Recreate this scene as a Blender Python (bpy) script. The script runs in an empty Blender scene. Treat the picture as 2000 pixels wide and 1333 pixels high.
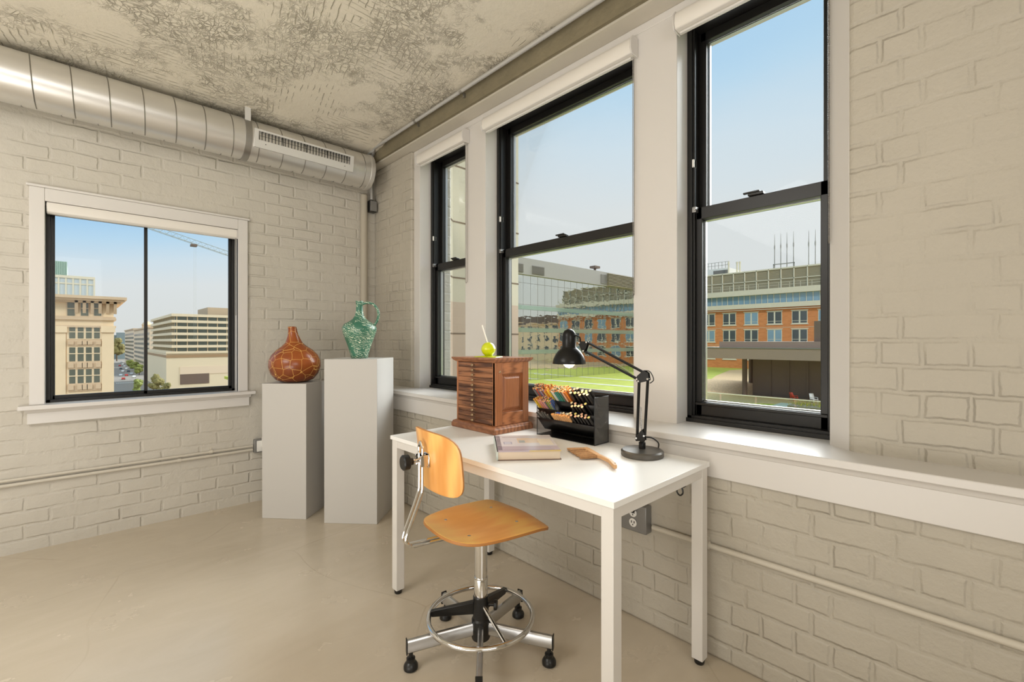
import bpy, math, random
from mathutils import Vector, Matrix
random.seed(7)
C = bpy.context.scene.collection
R = math.radians
# ---------------------------------------------------------------- camera frame (room axes: +X to window wall, +Y to back wall)
FPX, CX, CY, H = 889.0, 1000.0, 666.5, 1.2
YAW = R(43.61)
FW = (math.sin(YAW), math.cos(YAW)); RT = (math.cos(YAW), -math.sin(YAW))
def W(lat, dep, z=0.0): return Vector((lat*RT[0]+dep*FW[0], lat*RT[1]+dep*FW[1], z))
def atz(px, py, z):
    d = FPX*(H-z)/(py-CY); return W((px-CX)/FPX*d, d, z)
def atX(px, X, py=None):
    q = (px-CX)/FPX; d = X/(FW[0]+RT[0]*q); p = W(q*d, d)
    if py is not None: p.z = H-(py-CY)*d/FPX
    return p
def atY(px, Y, py=None):
    q = (px-CX)/FPX; d = Y/(FW[1]+RT[1]*q); p = W(q*d, d)
    if py is not None: p.z = H-(py-CY)*d/FPX
    return p
# ---------------------------------------------------------------- materials
def lin(c):
    f = lambda v: (v/255/12.92) if v/255 <= 0.04045 else ((v/255+0.055)/1.055)**2.4
    return (f(c[0]), f(c[1]), f(c[2]), 1.0)
def newmat(name):
    m = bpy.data.materials.new(name); m.use_nodes = True
    nt = m.node_tree; b = nt.nodes['Principled BSDF']
    return m, nt, b
def mat(name, col, rough=0.5, metal=0.0, bump=0.0, bscale=60.0, vary=0.0, vscale=4.0, spec=0.5, emis=None, estr=0.0, coat=0.0):
    m, nt, b = newmat(name)
    b.inputs['Base Color'].default_value = lin(col)
    b.inputs['Roughness'].default_value = rough
    b.inputs['Metallic'].default_value = metal
    b.inputs['Specular IOR Level'].default_value = spec
    b.inputs['Coat Weight'].default_value = coat
    if emis:
        b.inputs['Emission Color'].default_value = lin(emis); b.inputs['Emission Strength'].default_value = estr
    tc = nt.nodes.new('ShaderNodeTexCoord')
    if bump:
        n = nt.nodes.new('ShaderNodeTexNoise'); n.inputs['Scale'].default_value = bscale; n.inputs['Detail'].default_value = 4
        nt.links.new(tc.outputs['Object'], n.inputs['Vector'])
        bp = nt.nodes.new('ShaderNodeBump'); bp.inputs['Strength'].default_value = bump; bp.inputs['Distance'].default_value = 0.01
        nt.links.new(n.outputs['Fac'], bp.inputs['Height']); nt.links.new(bp.outputs['Normal'], b.inputs['Normal'])
    if vary:
        n = nt.nodes.new('ShaderNodeTexNoise'); n.inputs['Scale'].default_value = vscale; n.inputs['Detail'].default_value = 6
        nt.links.new(tc.outputs['Object'], n.inputs['Vector'])
        mx = nt.nodes.new('ShaderNodeMix'); mx.data_type = 'RGBA'
        a = lin(col); mx.inputs[6].default_value = tuple(v*(1-vary) for v in a[:3])+(1,); mx.inputs[7].default_value = tuple(min(1, v*(1+vary)) for v in a[:3])+(1,)
        nt.links.new(n.outputs['Fac'], mx.inputs[0]); nt.links.new(mx.outputs[2], b.inputs['Base Color'])
    return m
class NT:
    """small node helper"""
    def __init__(s, nt): s.nt = nt
    def n(s, kind, **kw):
        nd = s.nt.nodes.new('ShaderNode'+kind)
        for k, v in kw.items():
            if hasattr(nd, k): setattr(nd, k, v)
        return nd
    def l(s, a, b): s.nt.links.new(a, b)
    def math(s, op, a, b=None, c=None):
        nd = s.n('Math'); nd.operation = op
        for i, v in enumerate((a, b, c)):
            if v is None: continue
            if isinstance(v, (int, float)): nd.inputs[i].default_value = v
            else: s.l(v, nd.inputs[i])
        return nd.outputs[0]
    def noise(s, vec, scale, detail=4, rough=0.5, out='Fac', dist=0.0):
        nd = s.n('TexNoise'); nd.inputs['Scale'].default_value = scale; nd.inputs['Detail'].default_value = detail
        nd.inputs['Roughness'].default_value = rough; nd.inputs['Distortion'].default_value = dist
        s.l(vec, nd.inputs['Vector']); return nd.outputs[out]
    def ramp(s, fac, stops, interp='LINEAR'):
        nd = s.n('ValToRGB'); cr = nd.color_ramp; cr.interpolation = interp
        while len(cr.elements) < len(stops): cr.elements.new(0.5)
        for e, (p, c) in zip(cr.elements, stops):
            e.position = p; e.color = c if len(c) == 4 else (*c, 1)
        s.l(fac, nd.inputs['Fac']); return nd.outputs['Color']
    def mix(s, fac, a, b, mode='MIX'):
        nd = s.n('Mix'); nd.data_type = 'RGBA'; nd.blend_type = mode
        for i, v in ((0, fac), (6, a), (7, b)):
            if isinstance(v, (int, float)): nd.inputs[i].default_value = v
            elif isinstance(v, tuple): nd.inputs[i].default_value = v
            else: s.l(v, nd.inputs[i])
        return nd.outputs[2]
    def bump(s, height, strength, dist, bsdf, normal=None):
        bp = s.n('Bump'); bp.inputs['Strength'].default_value = strength; bp.inputs['Distance'].default_value = dist
        s.l(height, bp.inputs['Height'])
        if normal: s.l(normal, bp.inputs['Normal'])
        if bsdf: s.l(bp.outputs[0], bsdf.inputs['Normal'])
        return bp.outputs[0]
    def mapping(s, vec, scale=(1, 1, 1), rot=(0, 0, 0), loc=(0, 0, 0)):
        nd = s.n('Mapping'); nd.inputs['Scale'].default_value = scale; nd.inputs['Rotation'].default_value = rot; nd.inputs['Location'].default_value = loc
        s.l(vec, nd.inputs['Vector']); return nd.outputs[0]
    def swz(s, vec, order):
        a = s.n('SeparateXYZ'); s.l(vec, a.inputs[0]); b = s.n('CombineXYZ')
        for i, ch in enumerate(order):
            if ch in 'xyz': s.l(a.outputs['xyz'.index(ch)], b.inputs[i])
        return b.outputs[0]
def objco(t): return t.n('TexCoord').outputs['Object']

def brick_paint(name, order, col):
    m, nt, b = newmat(name); t = NT(nt); co = objco(t)
    v = t.swz(co, order)
    nz = t.n('TexNoise'); nz.inputs['Scale'].default_value = 7; nz.inputs['Detail'].default_value = 5; t.l(co, nz.inputs['Vector'])
    off = t.n('VectorMath'); off.operation = 'SCALE'; off.inputs['Scale'].default_value = 0.017
    t.l(nz.outputs['Color'], off.inputs[0])
    nz2 = t.n('TexNoise'); nz2.inputs['Scale'].default_value = 38; nz2.inputs['Detail'].default_value = 4; t.l(co, nz2.inputs['Vector'])
    off2 = t.n('VectorMath'); off2.operation = 'SCALE'; off2.inputs['Scale'].default_value = 0.009; t.l(nz2.outputs['Color'], off2.inputs[0])
    ad0 = t.n('VectorMath'); ad0.operation = 'ADD'; t.l(v, ad0.inputs[0]); t.l(off2.outputs[0], ad0.inputs[1])
    ad = t.n('VectorMath'); ad.operation = 'ADD'; t.l(ad0.outputs[0], ad.inputs[0]); t.l(off.outputs[0], ad.inputs[1])
    br = t.n('TexBrick'); br.inputs['Scale'].default_value = 1.0; br.inputs['Brick Width'].default_value = 0.208; br.inputs['Row Height'].default_value = 0.081
    br.inputs['Mortar Size'].default_value = 0.011; br.inputs['Mortar Smooth'].default_value = 0.75; br.inputs['Bias'].default_value = 0
    br.offset = 0.5; br.squash = 0.5 if order[0] == 'y' else 1.0; br.squash_frequency = 2; t.l(ad.outputs[0], br.inputs['Vector'])
    br.inputs['Color1'].default_value = (1, 1, 1, 1); br.inputs['Color2'].default_value = (0.35, 0.35, 0.35, 1); br.inputs['Mortar'].default_value = (0, 0, 0, 1)
    patch = t.math('MULTIPLY_ADD', t.noise(co, 3.5, 4), 2.6, -0.75)
    inv = t.math('SUBTRACT', 1.0, br.outputs['Fac'])
    h = t.math('MULTIPLY', inv, t.math('MAXIMUM', t.math('MINIMUM', patch, 1.0), 0.22))
    sep = t.n('SeparateColor'); t.l(br.outputs['Color'], sep.inputs[0])
    h = t.math('MULTIPLY_ADD', sep.outputs[0], 0.25, h)
    fine = t.noise(co, 90, 5, 0.6)
    mid = t.noise(co, 22, 4)
    drip = t.noise(t.mapping(co, (60, 60, 14)), 1.0, 3)
    dm = t.math('MULTIPLY', drip, br.outputs['Fac'])
    h2 = t.math('MULTIPLY_ADD', fine, 0.28, t.math('MULTIPLY_ADD', mid, 0.5, t.math('MULTIPLY_ADD', dm, 0.6, h)))
    t.bump(h2, 0.85, 0.008, b)
    c = lin(col); c2 = tuple(x*0.88 for x in c[:3])+(1,)
    cc = t.mix(t.noise(co, 2.5, 4), c, c2)
    cc2 = t.mix(t.math('MULTIPLY', br.outputs['Fac'], 0.03), cc, tuple(x*0.55 for x in c[:3])+(1,))
    t.l(cc2, b.inputs['Base Color']); b.inputs['Roughness'].default_value = 0.5; b.inputs['Specular IOR Level'].default_value = 0.35
    return m
def concrete_ceiling(name):
    m, nt, b = newmat(name); t = NT(nt); co = objco(t)
    wv = t.n('TexNoise'); wv.inputs['Scale'].default_value = 3.0; wv.inputs['Detail'].default_value = 5; t.l(co, wv.inputs['Vector'])
    sc = t.n('VectorMath'); sc.operation = 'SCALE'; sc.inputs['Scale'].default_value = 0.25; t.l(wv.outputs['Color'], sc.inputs[0])
    ad = t.n('VectorMath'); ad.operation = 'ADD'; t.l(co, ad.inputs[0]); t.l(sc.outputs[0], ad.inputs[1])
    def cracks(scale, width):
        vo = t.n('TexVoronoi'); vo.feature = 'DISTANCE_TO_EDGE'; vo.inputs['Scale'].default_value = scale; t.l(ad.outputs[0], vo.inputs['Vector'])
        return t.math('SUBTRACT', 1.0, t.math('MINIMUM', t.math('DIVIDE', vo.outputs['Distance'], width), 1.0))
    rgh = t.noise(co, 2.3, 6, 0.62)
    rm = t.math('MAXIMUM', t.math('MINIMUM', t.math('MULTIPLY_ADD', rgh, 8, -3.55), 1.0), 0.06)
    pit = t.noise(ad.outputs[0], 30, 8, 0.72)
    pitm = t.math('MAXIMUM', t.math('MINIMUM', t.math('MULTIPLY_ADD', pit, 16, -8.6), 1.0), 0.0)
    cr = t.math('MULTIPLY', t.math('MAXIMUM', cracks(13, 0.035), t.math('MULTIPLY', cracks(34, 0.08), 0.8)), t.math('MULTIPLY', rm, t.noise(co, 9, 3)))
    cr = t.math('MINIMUM', t.math('MAXIMUM', t.math('MULTIPLY', cr, 1.5), t.math('MULTIPLY', pitm, t.math('MULTIPLY', rm, 0.8))), 1.0)
    # board marks: combed lines running one way in patches
    def comb(rot, seed):
        w = t.n('TexWave'); w.wave_type = 'BANDS'; w.inputs['Scale'].default_value = 9; w.inputs['Distortion'].default_value = 1.6; w.inputs['Detail'].default_value = 2; w.inputs['Detail Scale'].default_value = 2
        t.l(t.mapping(co, rot=(0, 0, rot)), w.inputs['Vector'])
        ln = t.math('MAXIMUM', t.math('MULTIPLY_ADD', w.outputs['Fac'], -9, 0.9), 0.0)
        pm = t.noise(t.mapping(co, loc=(seed, 3, 1)), 1.6, 3)
        pk = t.math('MAXIMUM', t.math('MINIMUM', t.math('MULTIPLY_ADD', pm, 20, -10.4), 1.0), 0.0)
        brk = t.math('MAXIMUM', t.math('MINIMUM', t.math('MULTIPLY_ADD', t.noise(t.mapping(co, loc=(1, seed, 1)), 14, 3), 9, -4.0), 1.0), 0.0)
        return t.math('MULTIPLY', t.math('MULTIPLY', t.math('MINIMUM', ln, 1.0), pk), brk)
    cm = t.math('MAXIMUM', comb(R(90), 0.0), comb(R(12), 5.0))
    base = t.mix(t.noise(co, 1.3, 5, 0.6), lin((230, 222, 206)), lin((210, 202, 184)))
    base = t.mix(t.math('MULTIPLY', t.noise(co, 5, 6, 0.7), 0.5), base, lin((214, 206, 188)))
    dark = t.math('MINIMUM', t.math('MAXIMUM', t.math('MULTIPLY', cr, 0.85), t.math('MULTIPLY', cm, 0.7)), 1.0)
    t.l(t.mix(t.math('MULTIPLY', dark, 0.8), base, lin((112, 100, 76))), b.inputs['Base Color'])
    h = t.math('SUBTRACT', t.math('MULTIPLY_ADD', t.noise(co, 6, 6, 0.65), 0.8, t.math('MULTIPLY', pit, 0.25)), dark)
    t.bump(h, 0.7, 0.012, b); b.inputs['Roughness'].default_value = 0.75
    return m
def floor_mat():
    m, nt, b = newmat('polished_concrete'); t = NT(nt); co = objco(t)
    n1 = t.noise(co, 0.9, 6, 0.6, dist=0.6); n2 = t.noise(t.mapping(co, (1, 3, 1), rot=(0, 0, R(40))), 2.2, 6, 0.65, dist=1.2)
    base = t.mix(n1, lin((200, 188, 168)), lin((170, 156, 134)))
    base = t.mix(t.math('MULTIPLY', n2, 0.6), base, lin((214, 203, 186)))
    vo = t.n('TexVoronoi'); vo.voronoi_dimensions = '2D'; vo.feature = 'DISTANCE_TO_EDGE'; vo.inputs['Scale'].default_value = 0.9
    nz = t.n('TexNoise'); nz.inputs['Scale'].default_value = 0.9; nz.inputs['Detail'].default_value = 1.5; t.l(co, nz.inputs['Vector'])
    sc = t.n('VectorMath'); sc.operation = 'SCALE'; sc.inputs['Scale'].default_value = 0.5; t.l(nz.outputs['Color'], sc.inputs[0])
    ad = t.n('VectorMath'); ad.operation = 'ADD'; t.l(co, ad.inputs[0]); t.l(sc.outputs[0], ad.inputs[1]); t.l(ad.outputs[0], vo.inputs['Vector'])
    ck = t.math('SUBTRACT', 1.0, t.math('MINIMUM', t.math('DIVIDE', vo.outputs['Distance'], 0.005), 1.0))
    ck = t.math('MULTIPLY', ck, t.math('MAXIMUM', t.math('MINIMUM', t.math('MULTIPLY_ADD', t.noise(co, 1.3, 2), 5, -2.3), 1.0), 0.0))
    t.l(t.mix(t.math('MULTIPLY', ck, 0.4), base, lin((140, 120, 96))), b.inputs['Base Color'])
    t.l(t.math('MULTIPLY_ADD', t.noise(co, 3, 5, 0.6), 0.25, 0.12), b.inputs['Roughness'])
    t.bump(t.math('SUBTRACT', t.noise(co, 2.2, 3), t.math('MULTIPLY', ck, 0.1)), 0.25, 0.02, b)
    b.inputs['Specular IOR Level'].default_value = 0.5
    return m
def wood(name, c1, c2, scale=(1, 1, 1), grain=14.0, rough=0.4, bump=0.15):
    m, nt, b = newmat(name); t = NT(nt); co = t.mapping(objco(t), scale)
    n = t.noise(co, grain, 5, 0.6, dist=1.2)
    w = t.n('TexWave'); w.inputs['Scale'].default_value = grain*0.5; w.inputs['Distortion'].default_value = 6; w.inputs['Detail'].default_value = 3; t.l(co, w.inputs['Vector'])
    f = t.math('MULTIPLY_ADD', w.outputs['Fac'], 0.45, t.math('MULTIPLY', n, 0.55))
    t.l(t.ramp(f, [(0.22, lin(c2)), (0.5, lin(c1)), (0.8, lin(tuple(min(255, v*1.12) for v in c1)))]), b.inputs['Base Color'])
    b.inputs['Roughness'].default_value = rough
    t.bump(f, bump, 0.002, b); return m
def glass_mat(name, tint=(250, 252, 252), refl=0.07):
    m = bpy.data.materials.new(name); m.use_nodes = True; nt = m.node_tree; nt.nodes.remove(nt.nodes['Principled BSDF']); t = NT(nt)
    tr = t.n('BsdfTransparent'); tr.inputs[0].default_value = lin(tint)
    gl = t.n('BsdfGlossy'); gl.inputs['Roughness'].default_value = 0.02
    fr = t.n('Fresnel'); fr.inputs['IOR'].default_value = 1.35
    mx = t.n('MixShader'); t.l(t.math('MULTIPLY', fr.outputs[0], refl*3), mx.inputs[0]); t.l(tr.outputs[0], mx.inputs[1]); t.l(gl.outputs[0], mx.inputs[2])
    t.l(mx.outputs[0], nt.nodes['Material Output'].inputs['Surface']); return m
def mesh_mat(name, order, col=(30, 30, 30), pitch=0.0032, hole=0.5):
    m = bpy.data.materials.new(name); m.use_nodes = True; nt = m.node_tree; b = nt.nodes['Principled BSDF']; t = NT(nt)
    b.inputs['Base Color'].default_value = lin(col); b.inputs['Metallic'].default_value = 0.6; b.inputs['Roughness'].default_value = 0.4
    v = t.mapping(t.swz(objco(t), order), (1/pitch, 1/pitch, 1), rot=(0, 0, R(45)))
    s = t.n('SeparateXYZ'); t.l(v, s.inputs[0])
    fx = t.math('ABSOLUTE', t.math('SUBTRACT', t.math('FRACT', s.outputs[0]), 0.5)); fy = t.math('ABSOLUTE', t.math('SUBTRACT', t.math('FRACT', s.outputs[1]), 0.5))
    hole_f = t.math('LESS_THAN', t.math('MAXIMUM', fx, fy), hole*0.5+0.08)
    t.l(t.math('SUBTRACT', 1.0, hole_f), b.inputs['Alpha']); return m

M = {}
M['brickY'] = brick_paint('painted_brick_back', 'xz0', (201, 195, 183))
M['brickX'] = brick_paint('painted_brick_shaded', 'yz0', (188, 181, 167))  # same paint as the back wall, darkened to put its dimmer light into colour
M['ceil'] = concrete_ceiling('raw_concrete'); M['floor'] = floor_mat()
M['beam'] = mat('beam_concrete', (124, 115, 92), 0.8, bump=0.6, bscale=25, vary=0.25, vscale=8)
M['plaster'] = mat('painted_plaster', (199, 192, 178), 0.6, bump=0.2, bscale=15)
M['white'] = mat('white_trim_paint', (212, 208, 203), 0.35, bump=0.04, bscale=20)
M['ped'] = mat('white_matte_paint', (195, 192, 187), 0.5, bump=0.03, bscale=8)
M['black'] = mat('black_frame_paint', (22, 21, 20), 0.35)
M['glass'] = glass_mat('window_glass')
M['blind'] = mat('blind_cassette_white', (226, 221, 213), 0.35)
M['bead'] = mat('bead_chain_steel', (150, 146, 140), 0.3, 0.8)
M['chrome'] = mat('chrome', (225, 225, 225), 0.08, 1.0)
M['alu'] = mat('brushed_aluminium', (190, 190, 190), 0.3, 1.0)
M['steel'] = mat('galvanised_conduit', (168, 166, 162), 0.35, 0.9, vary=0.1, vscale=20)
M['duct'] = mat('galvanised_duct', (222, 220, 216), 0.34, 0.8, vary=0.06, vscale=6, bump=0.03, bscale=10)
M['seam'] = mat('duct_seam', (150, 148, 144), 0.35, 1.0)
M['grille'] = mat('grille_face', (222, 221, 218), 0.35, 0.3)
M['dark'] = mat('dark_void', (16, 16, 16), 0.6)
M['box'] = mat('grey_steel_box', (140, 139, 137), 0.4, 0.5)
M['darkbox'] = mat('dark_steel_box', (66, 65, 62), 0.45, 0.6)
M['outlet'] = mat('white_outlet', (235, 233, 228), 0.35)
M['desk'] = mat('white_desk_laminate', (240, 239, 236), 0.35)
M['deskleg'] = mat('white_powder_coat', (218, 214, 208), 0.4)
M['plastic'] = mat('black_plastic', (18, 18, 18), 0.35)
M['blackmetal'] = mat('black_lamp_metal', (12, 12, 12), 0.32, 0.0, spec=0.35)
M['gunmetal'] = mat('lamp_base_metal', (98, 94, 88), 0.38, 0.5)
M['ply'] = wood('varnished_ply', (250, 184, 102), (240, 170, 88), (1, 6, 6), 2.2, 0.3, 0.03)
M['plyback'] = wood('worn_ply', (236, 174, 100), (220, 152, 78), (6, 6, 1), 3.0, 0.3, 0.05)
M['plyedge'] = mat('ply_edge', (176, 118, 60), 0.5)
M['oakH'] = wood('oak_horizontal', (146, 98, 66), (74, 42, 28), (10, 1.2, 14), 5, 0.35, 0.3)
M['oakV'] = wood('oak_vertical', (160, 104, 68), (136, 86, 54), (12, 12, 1.2), 5, 0.35, 0.3)
M['oakT'] = wood('oak_moulding', (152, 102, 70), (122, 78, 52), (4, 4, 10), 6, 0.4, 0.3)
M['oakR'] = wood('oak_rail', (166, 110, 74), (124, 76, 48), (1.5, 12, 12), 5, 0.35, 0.3)
M['brass'] = mat('aged_brass', (176, 152, 122), 0.3, 0.8)
M['lime'] = mat('lime_gloss', (212, 222, 20), 0.15, coat=0.6)
M['stick'] = mat('white_stick', (240, 236, 225), 0.5)
M['page'] = mat('page_edges', (226, 208, 186), 0.7)
M['cover'] = None
M['bristle'] = mat('brush_bristle', (190, 146, 102), 0.7, vary=0.45, vscale=120)
M['beech'] = mat('beech_handle', (224, 176, 126), 0.45, vary=0.08, vscale=25)
M['bulb'] = mat('warm_bulb', (255, 240, 215), 0.4, emis=(255, 222, 170), estr=3.2)
M['wire'] = mesh_mat('wire_mesh_side', 'xz0', col=(150, 148, 144), hole=0.7); M['wireF'] = mesh_mat('wire_mesh_tray', 'yz0', hole=0.3)

# ---------------------------------------------------------------- mesh helper
class MB:
    def __init__(s): s.v = []; s.f = []; s.m = []
    def add(s, vs, fs, mi=0):
        o = len(s.v); s.v += [tuple(v) for v in vs]; s.f += [tuple(o+i for i in f) for f in fs]; s.m += [mi]*len(fs); return s
    def box(s, x0, x1, y0, y1, z0, z1, mi=0, M4=None):
        if x0 > x1: x0, x1 = x1, x0
        if y0 > y1: y0, y1 = y1, y0
        if z0 > z1: z0, z1 = z1, z0
        vs = [Vector(p) for p in ((x0, y0, z0), (x1, y0, z0), (x1, y1, z0), (x0, y1, z0), (x0, y0, z1), (x1, y0, z1), (x1, y1, z1), (x0, y1, z1))]
        if M4: vs = [M4 @ v for v in vs]
        return s.add(vs, [(0, 3, 2, 1), (4, 5, 6, 7), (0, 1, 5, 4), (1, 2, 6, 5), (2, 3, 7, 6), (3, 0, 4, 7)], mi)
    def tube(s, pts, r, n=10, mi=0, cap=True, closed=False):
        pts = [Vector(p) for p in pts]; rs = r if isinstance(r, (list, tuple)) else [r]*len(pts)
        N = len(pts); vs = []; fs = []; up = None
        for i, p in enumerate(pts):
            if closed: t = (pts[(i+1) % N]-pts[i-1]).normalized()
            else: t = (pts[min(i+1, N-1)]-pts[max(i-1, 0)]).normalized()
            if up is None:
                a = Vector((0, 0, 1)) if abs(t.z) < 0.9 else Vector((1, 0, 0)); up = (a-t*a.dot(t)).normalized()
            else: up = (up-t*up.dot(t)).normalized()
            sd = t.cross(up)
            for k in range(n):
                a = 2*math.pi*k/n; vs.append(p+(up*math.cos(a)+sd*math.sin(a))*rs[i])
        for i in range(N if closed else N-1):
            j = (i+1) % N
            for k in range(n):
                fs.append((i*n+k, i*n+(k+1) % n, j*n+(k+1) % n, j*n+k))
        if cap and not closed: fs += [tuple(range(n))[::-1], tuple((N-1)*n+k for k in range(n))]
        return s.add(vs, fs, mi)
    def lathe(s, prof, c=(0, 0, 0), n=32, mi=0, axis='z', lean=None):
        vs = []; fs = []
        for (r, z) in prof:
            for k in range(n):
                a = 2*math.pi*k/n; x, y = r*math.cos(a), r*math.sin(a); dx = lean(z) if lean else 0
                if axis == 'z': p = (c[0]+x+dx, c[1]+y, c[2]+z)
                elif axis == 'x': p = (c[0]+z, c[1]+x, c[2]+y)
                else: p = (c[0]+x, c[1]+z, c[2]-y)
                vs.append(p)
        for i in range(len(prof)-1):
            for k in range(n): fs.append((i*n+k, i*n+(k+1) % n, (i+1)*n+(k+1) % n, (i+1)*n+k))
        if prof[0][0] > 1e-6: fs.append(tuple(range(n))[::-1])
        if prof[-1][0] > 1e-6: fs.append(tuple((len(prof)-1)*n+k for k in range(n)))
        return s.add(vs, fs, mi)
    def prism(s, poly, a, b, axis='z', mi=0):
        """extrude a 2D polygon; axis z: (x,y); axis y: (x,z); axis x: (y,z)"""
        def P(u, v, w): return {'z': (u, v, w), 'y': (u, w, v), 'x': (w, u, v)}[axis]
        n = len(poly); vs = [P(u, v, a) for u, v in poly]+[P(u, v, b) for u, v in poly]
        fs = [tuple(range(n)), tuple(range(2*n-1, n-1, -1))]+[(i, n+i, n+(i+1) % n, (i+1) % n) for i in range(n)]
        return s.add(vs, fs, mi)
    def quad(s, a, b, c, d, mi=0): return s.add([a, b, c, d], [(0, 1, 2, 3)], mi)
    def build(s, name, mats, parent=None, bevel=0.0, smooth=35, seg=2, loc=None, solid=0.0):
        me = bpy.data.meshes.new(name); me.from_pydata(s.v, [], s.f)
        mats = mats if isinstance(mats, (list, tuple)) else [mats]
        for m_ in mats: me.materials.append(m_)
        me.polygons.foreach_set('material_index', s.m)
        import bmesh
        bm = bmesh.new(); bm.from_mesh(me); bmesh.ops.recalc_face_normals(bm, faces=bm.faces); bm.to_mesh(me); bm.free()
        me.polygons.foreach_set('use_smooth', [True]*len(me.polygons))
        try: me.set_sharp_from_angle(angle=R(smooth))
        except Exception: pass
        o = bpy.data.objects.new(name, me); C.objects.link(o)
        if parent: o.parent = parent
        if loc: o.location = loc
        if solid:
            md = o.modifiers.new('thick', 'SOLIDIFY'); md.thickness = solid; md.offset = 0
        if bevel:
            md = o.modifiers.new('bevel', 'BEVEL'); md.width = bevel; md.segments = seg; md.limit_method = 'ANGLE'; md.angle_limit = R(40)
        return o
def smoothpath(pts, n=6, closed=False):
    P = [Vector(p) for p in pts]; out = []; N = len(P)
    for i in range(N if closed else N-1):
        p0 = P[i-1] if (i or closed) else P[0]; p1 = P[i]; p2 = P[(i+1) % N]; p3 = P[(i+2) % N] if closed else P[min(i+2, N-1)]
        for k in range(n):
            t = k/n; out.append(0.5*((2*p1)+(p2-p0)*t+(2*p0-5*p1+4*p2-p3)*t*t+(3*p1-p0-3*p2+p3)*t**3))
    if not closed: out.append(P[-1])
    return out
def thing(name, label, cat, loc=(0, 0, 0), rotz=0.0, group=None):
    o = bpy.data.objects.new(name, None); o.empty_display_size = 0.1; C.objects.link(o)
    o.location = loc; o.rotation_euler = (0, 0, rotz); o['label'] = label; o['category'] = cat
    if group: o['group'] = group
    return o
def tag(o, label, cat, group=None):
    o['label'] = label; o['category'] = cat
    if group: o['group'] = group
    return o
def struct(o, label=None, kind='structure'):
    o['kind'] = kind
    if label: o['label'] = label
    return o
def dup(o, parent=None, loc=None, rot=None):
    c = o.copy(); C.objects.link(c)
    if parent: c.parent = parent
    if loc is not None: c.location = loc
    if rot is not None: c.rotation_euler = rot
    for ch in list(o.children): dup(ch, c)
    return c

# ================================================================ ROOM
YB = 3.79            # back wall face
XL = 1.745           # right wall below the sill
XA = 1.915           # brick pier at corner above the sill
XR = 1.875           # brick right of the windows
XC = 1.94            # white casing face
XF = 2.04            # window frame face
ZC = 2.84; ZB = 2.72; ZS = 0.83; XB = 1.82
X0, Y0 = -3.6, -3.2
struct(MB().box(X0-0.2, 2.3, Y0-0.2, YB+0.3, -0.2, 0).build('floor', M['floor']), 'polished beige concrete floor with fine cracks')
mb = MB()   # ceiling slab with a haunch along the back wall
mb.prism([(Y0-0.2, ZC), (3.36, ZC), (3.46, ZC-0.03), (YB, 2.775), (YB+0.3, 2.775), (YB+0.3, 3.1), (Y0-0.2, 3.1)], X0-0.2, 2.3, 'x')
struct(mb.build('ceiling', M['ceil']), 'raw board-marked concrete ceiling painted beige')
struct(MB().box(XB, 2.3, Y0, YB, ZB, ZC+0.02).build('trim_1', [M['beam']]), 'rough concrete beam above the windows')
struct(MB().box(XB+0.02, 2.3, Y0, YB, ZB-0.012, ZB).build('trim_2', [M['plaster']]), 'beige plaster soffit strip above the windows')
# back wall with an opening
o57 = atY(57, YB, 360); o483 = atY(483, YB, 435)
ax0, ax1 = atY(88, YB).x, atY(464, YB).x
aTop = atY(88, YB, 391).z; aBot = atY(88, YB, 785).z
cx0, cx1 = o57.x, o483.x; cT = (o57.z+o483.z)/2
aTop = cT-0.075
aBot = atY(33, YB-0.05, 795.5).z
mb = MB()
mb.box(X0, ax0-0.02, YB, YB+0.3, 0, 2.9).box(ax1+0.02, 2.3, YB, YB+0.3, 0, 2.9).box(ax0-0.02, ax1+0.02, YB, YB+0.3, 0, aBot-0.03).box(ax0-0.02, ax1+0.02, YB, YB+0.3, aTop+0.02, 2.9)
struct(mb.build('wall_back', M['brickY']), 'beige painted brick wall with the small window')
# right wall
mb = MB()
mb.box(XL, 2.3, Y0, YB, 0, ZS-0.03)                                   # below the sill
ypier = atX(803.6, XA).y
mb.box(XA, 2.3, ypier, YB, ZS-0.03, ZB-0.012)
mb.prism([(XR, Y0), (2.3, Y0), (2.3, 0.36), (XC+0.01, 0.36), (XR, 0.325)], ZS-0.03, ZB-0.012, 'z')
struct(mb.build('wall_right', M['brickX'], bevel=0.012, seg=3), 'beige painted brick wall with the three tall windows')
struct(MB().box(X0-0.2, X0, Y0-0.2, YB+0.3, 0, 2.9).build('wall_left', M['plaster']))
struct(MB().box(X0, 2.3, Y0-0.2, Y0, 0, 2.9).build('wall_front', M['plaster']))
# window openings in the right wall
yw = {1: (atX(908.6, XC).y, atX(820, XC).y), 2: (atX(1237, XC).y, atX(948, XC).y), 3: (0.394, atX(1322, XC).y)}
ZH = 2.67
mb = MB()
ys = [0.358, yw[3][0], yw[3][1], yw[2][0], yw[2][1], yw[1][0], yw[1][1], ypier-0.0]
mb.prism([(XR+0.004, 0.326), (XC, ys[1]), (2.16, ys[1]), (2.16, 0.34), (XC+0.06, 0.34)], ZS-0.02, ZB-0.012, 'z')
mb.box(XC, 2.16, ys[2], ys[3], ZS-0.02, ZH).box(XC, 2.16, ys[4], ys[5], ZS-0.02, ZH).box(XC, 2.16, ys[6], ys[7]+0.01, ZS-0.02, ZH)
mb.box(XC, 2.16, ys[1]-0.01, ys[7]+0.01, ZH, ZB-0.012)
struct(mb.build('trim_3', M['white'], bevel=0.003), 'white casing boards around the three tall windows')
mb = MB()
prof = [(XL, ZS-0.145), (XL, ZS), (2.05, ZS), (2.05, ZS-0.03)]
mb.box(1.708, 2.06, Y0, YB, ZS-0.026, ZS)                               # sill board
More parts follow.
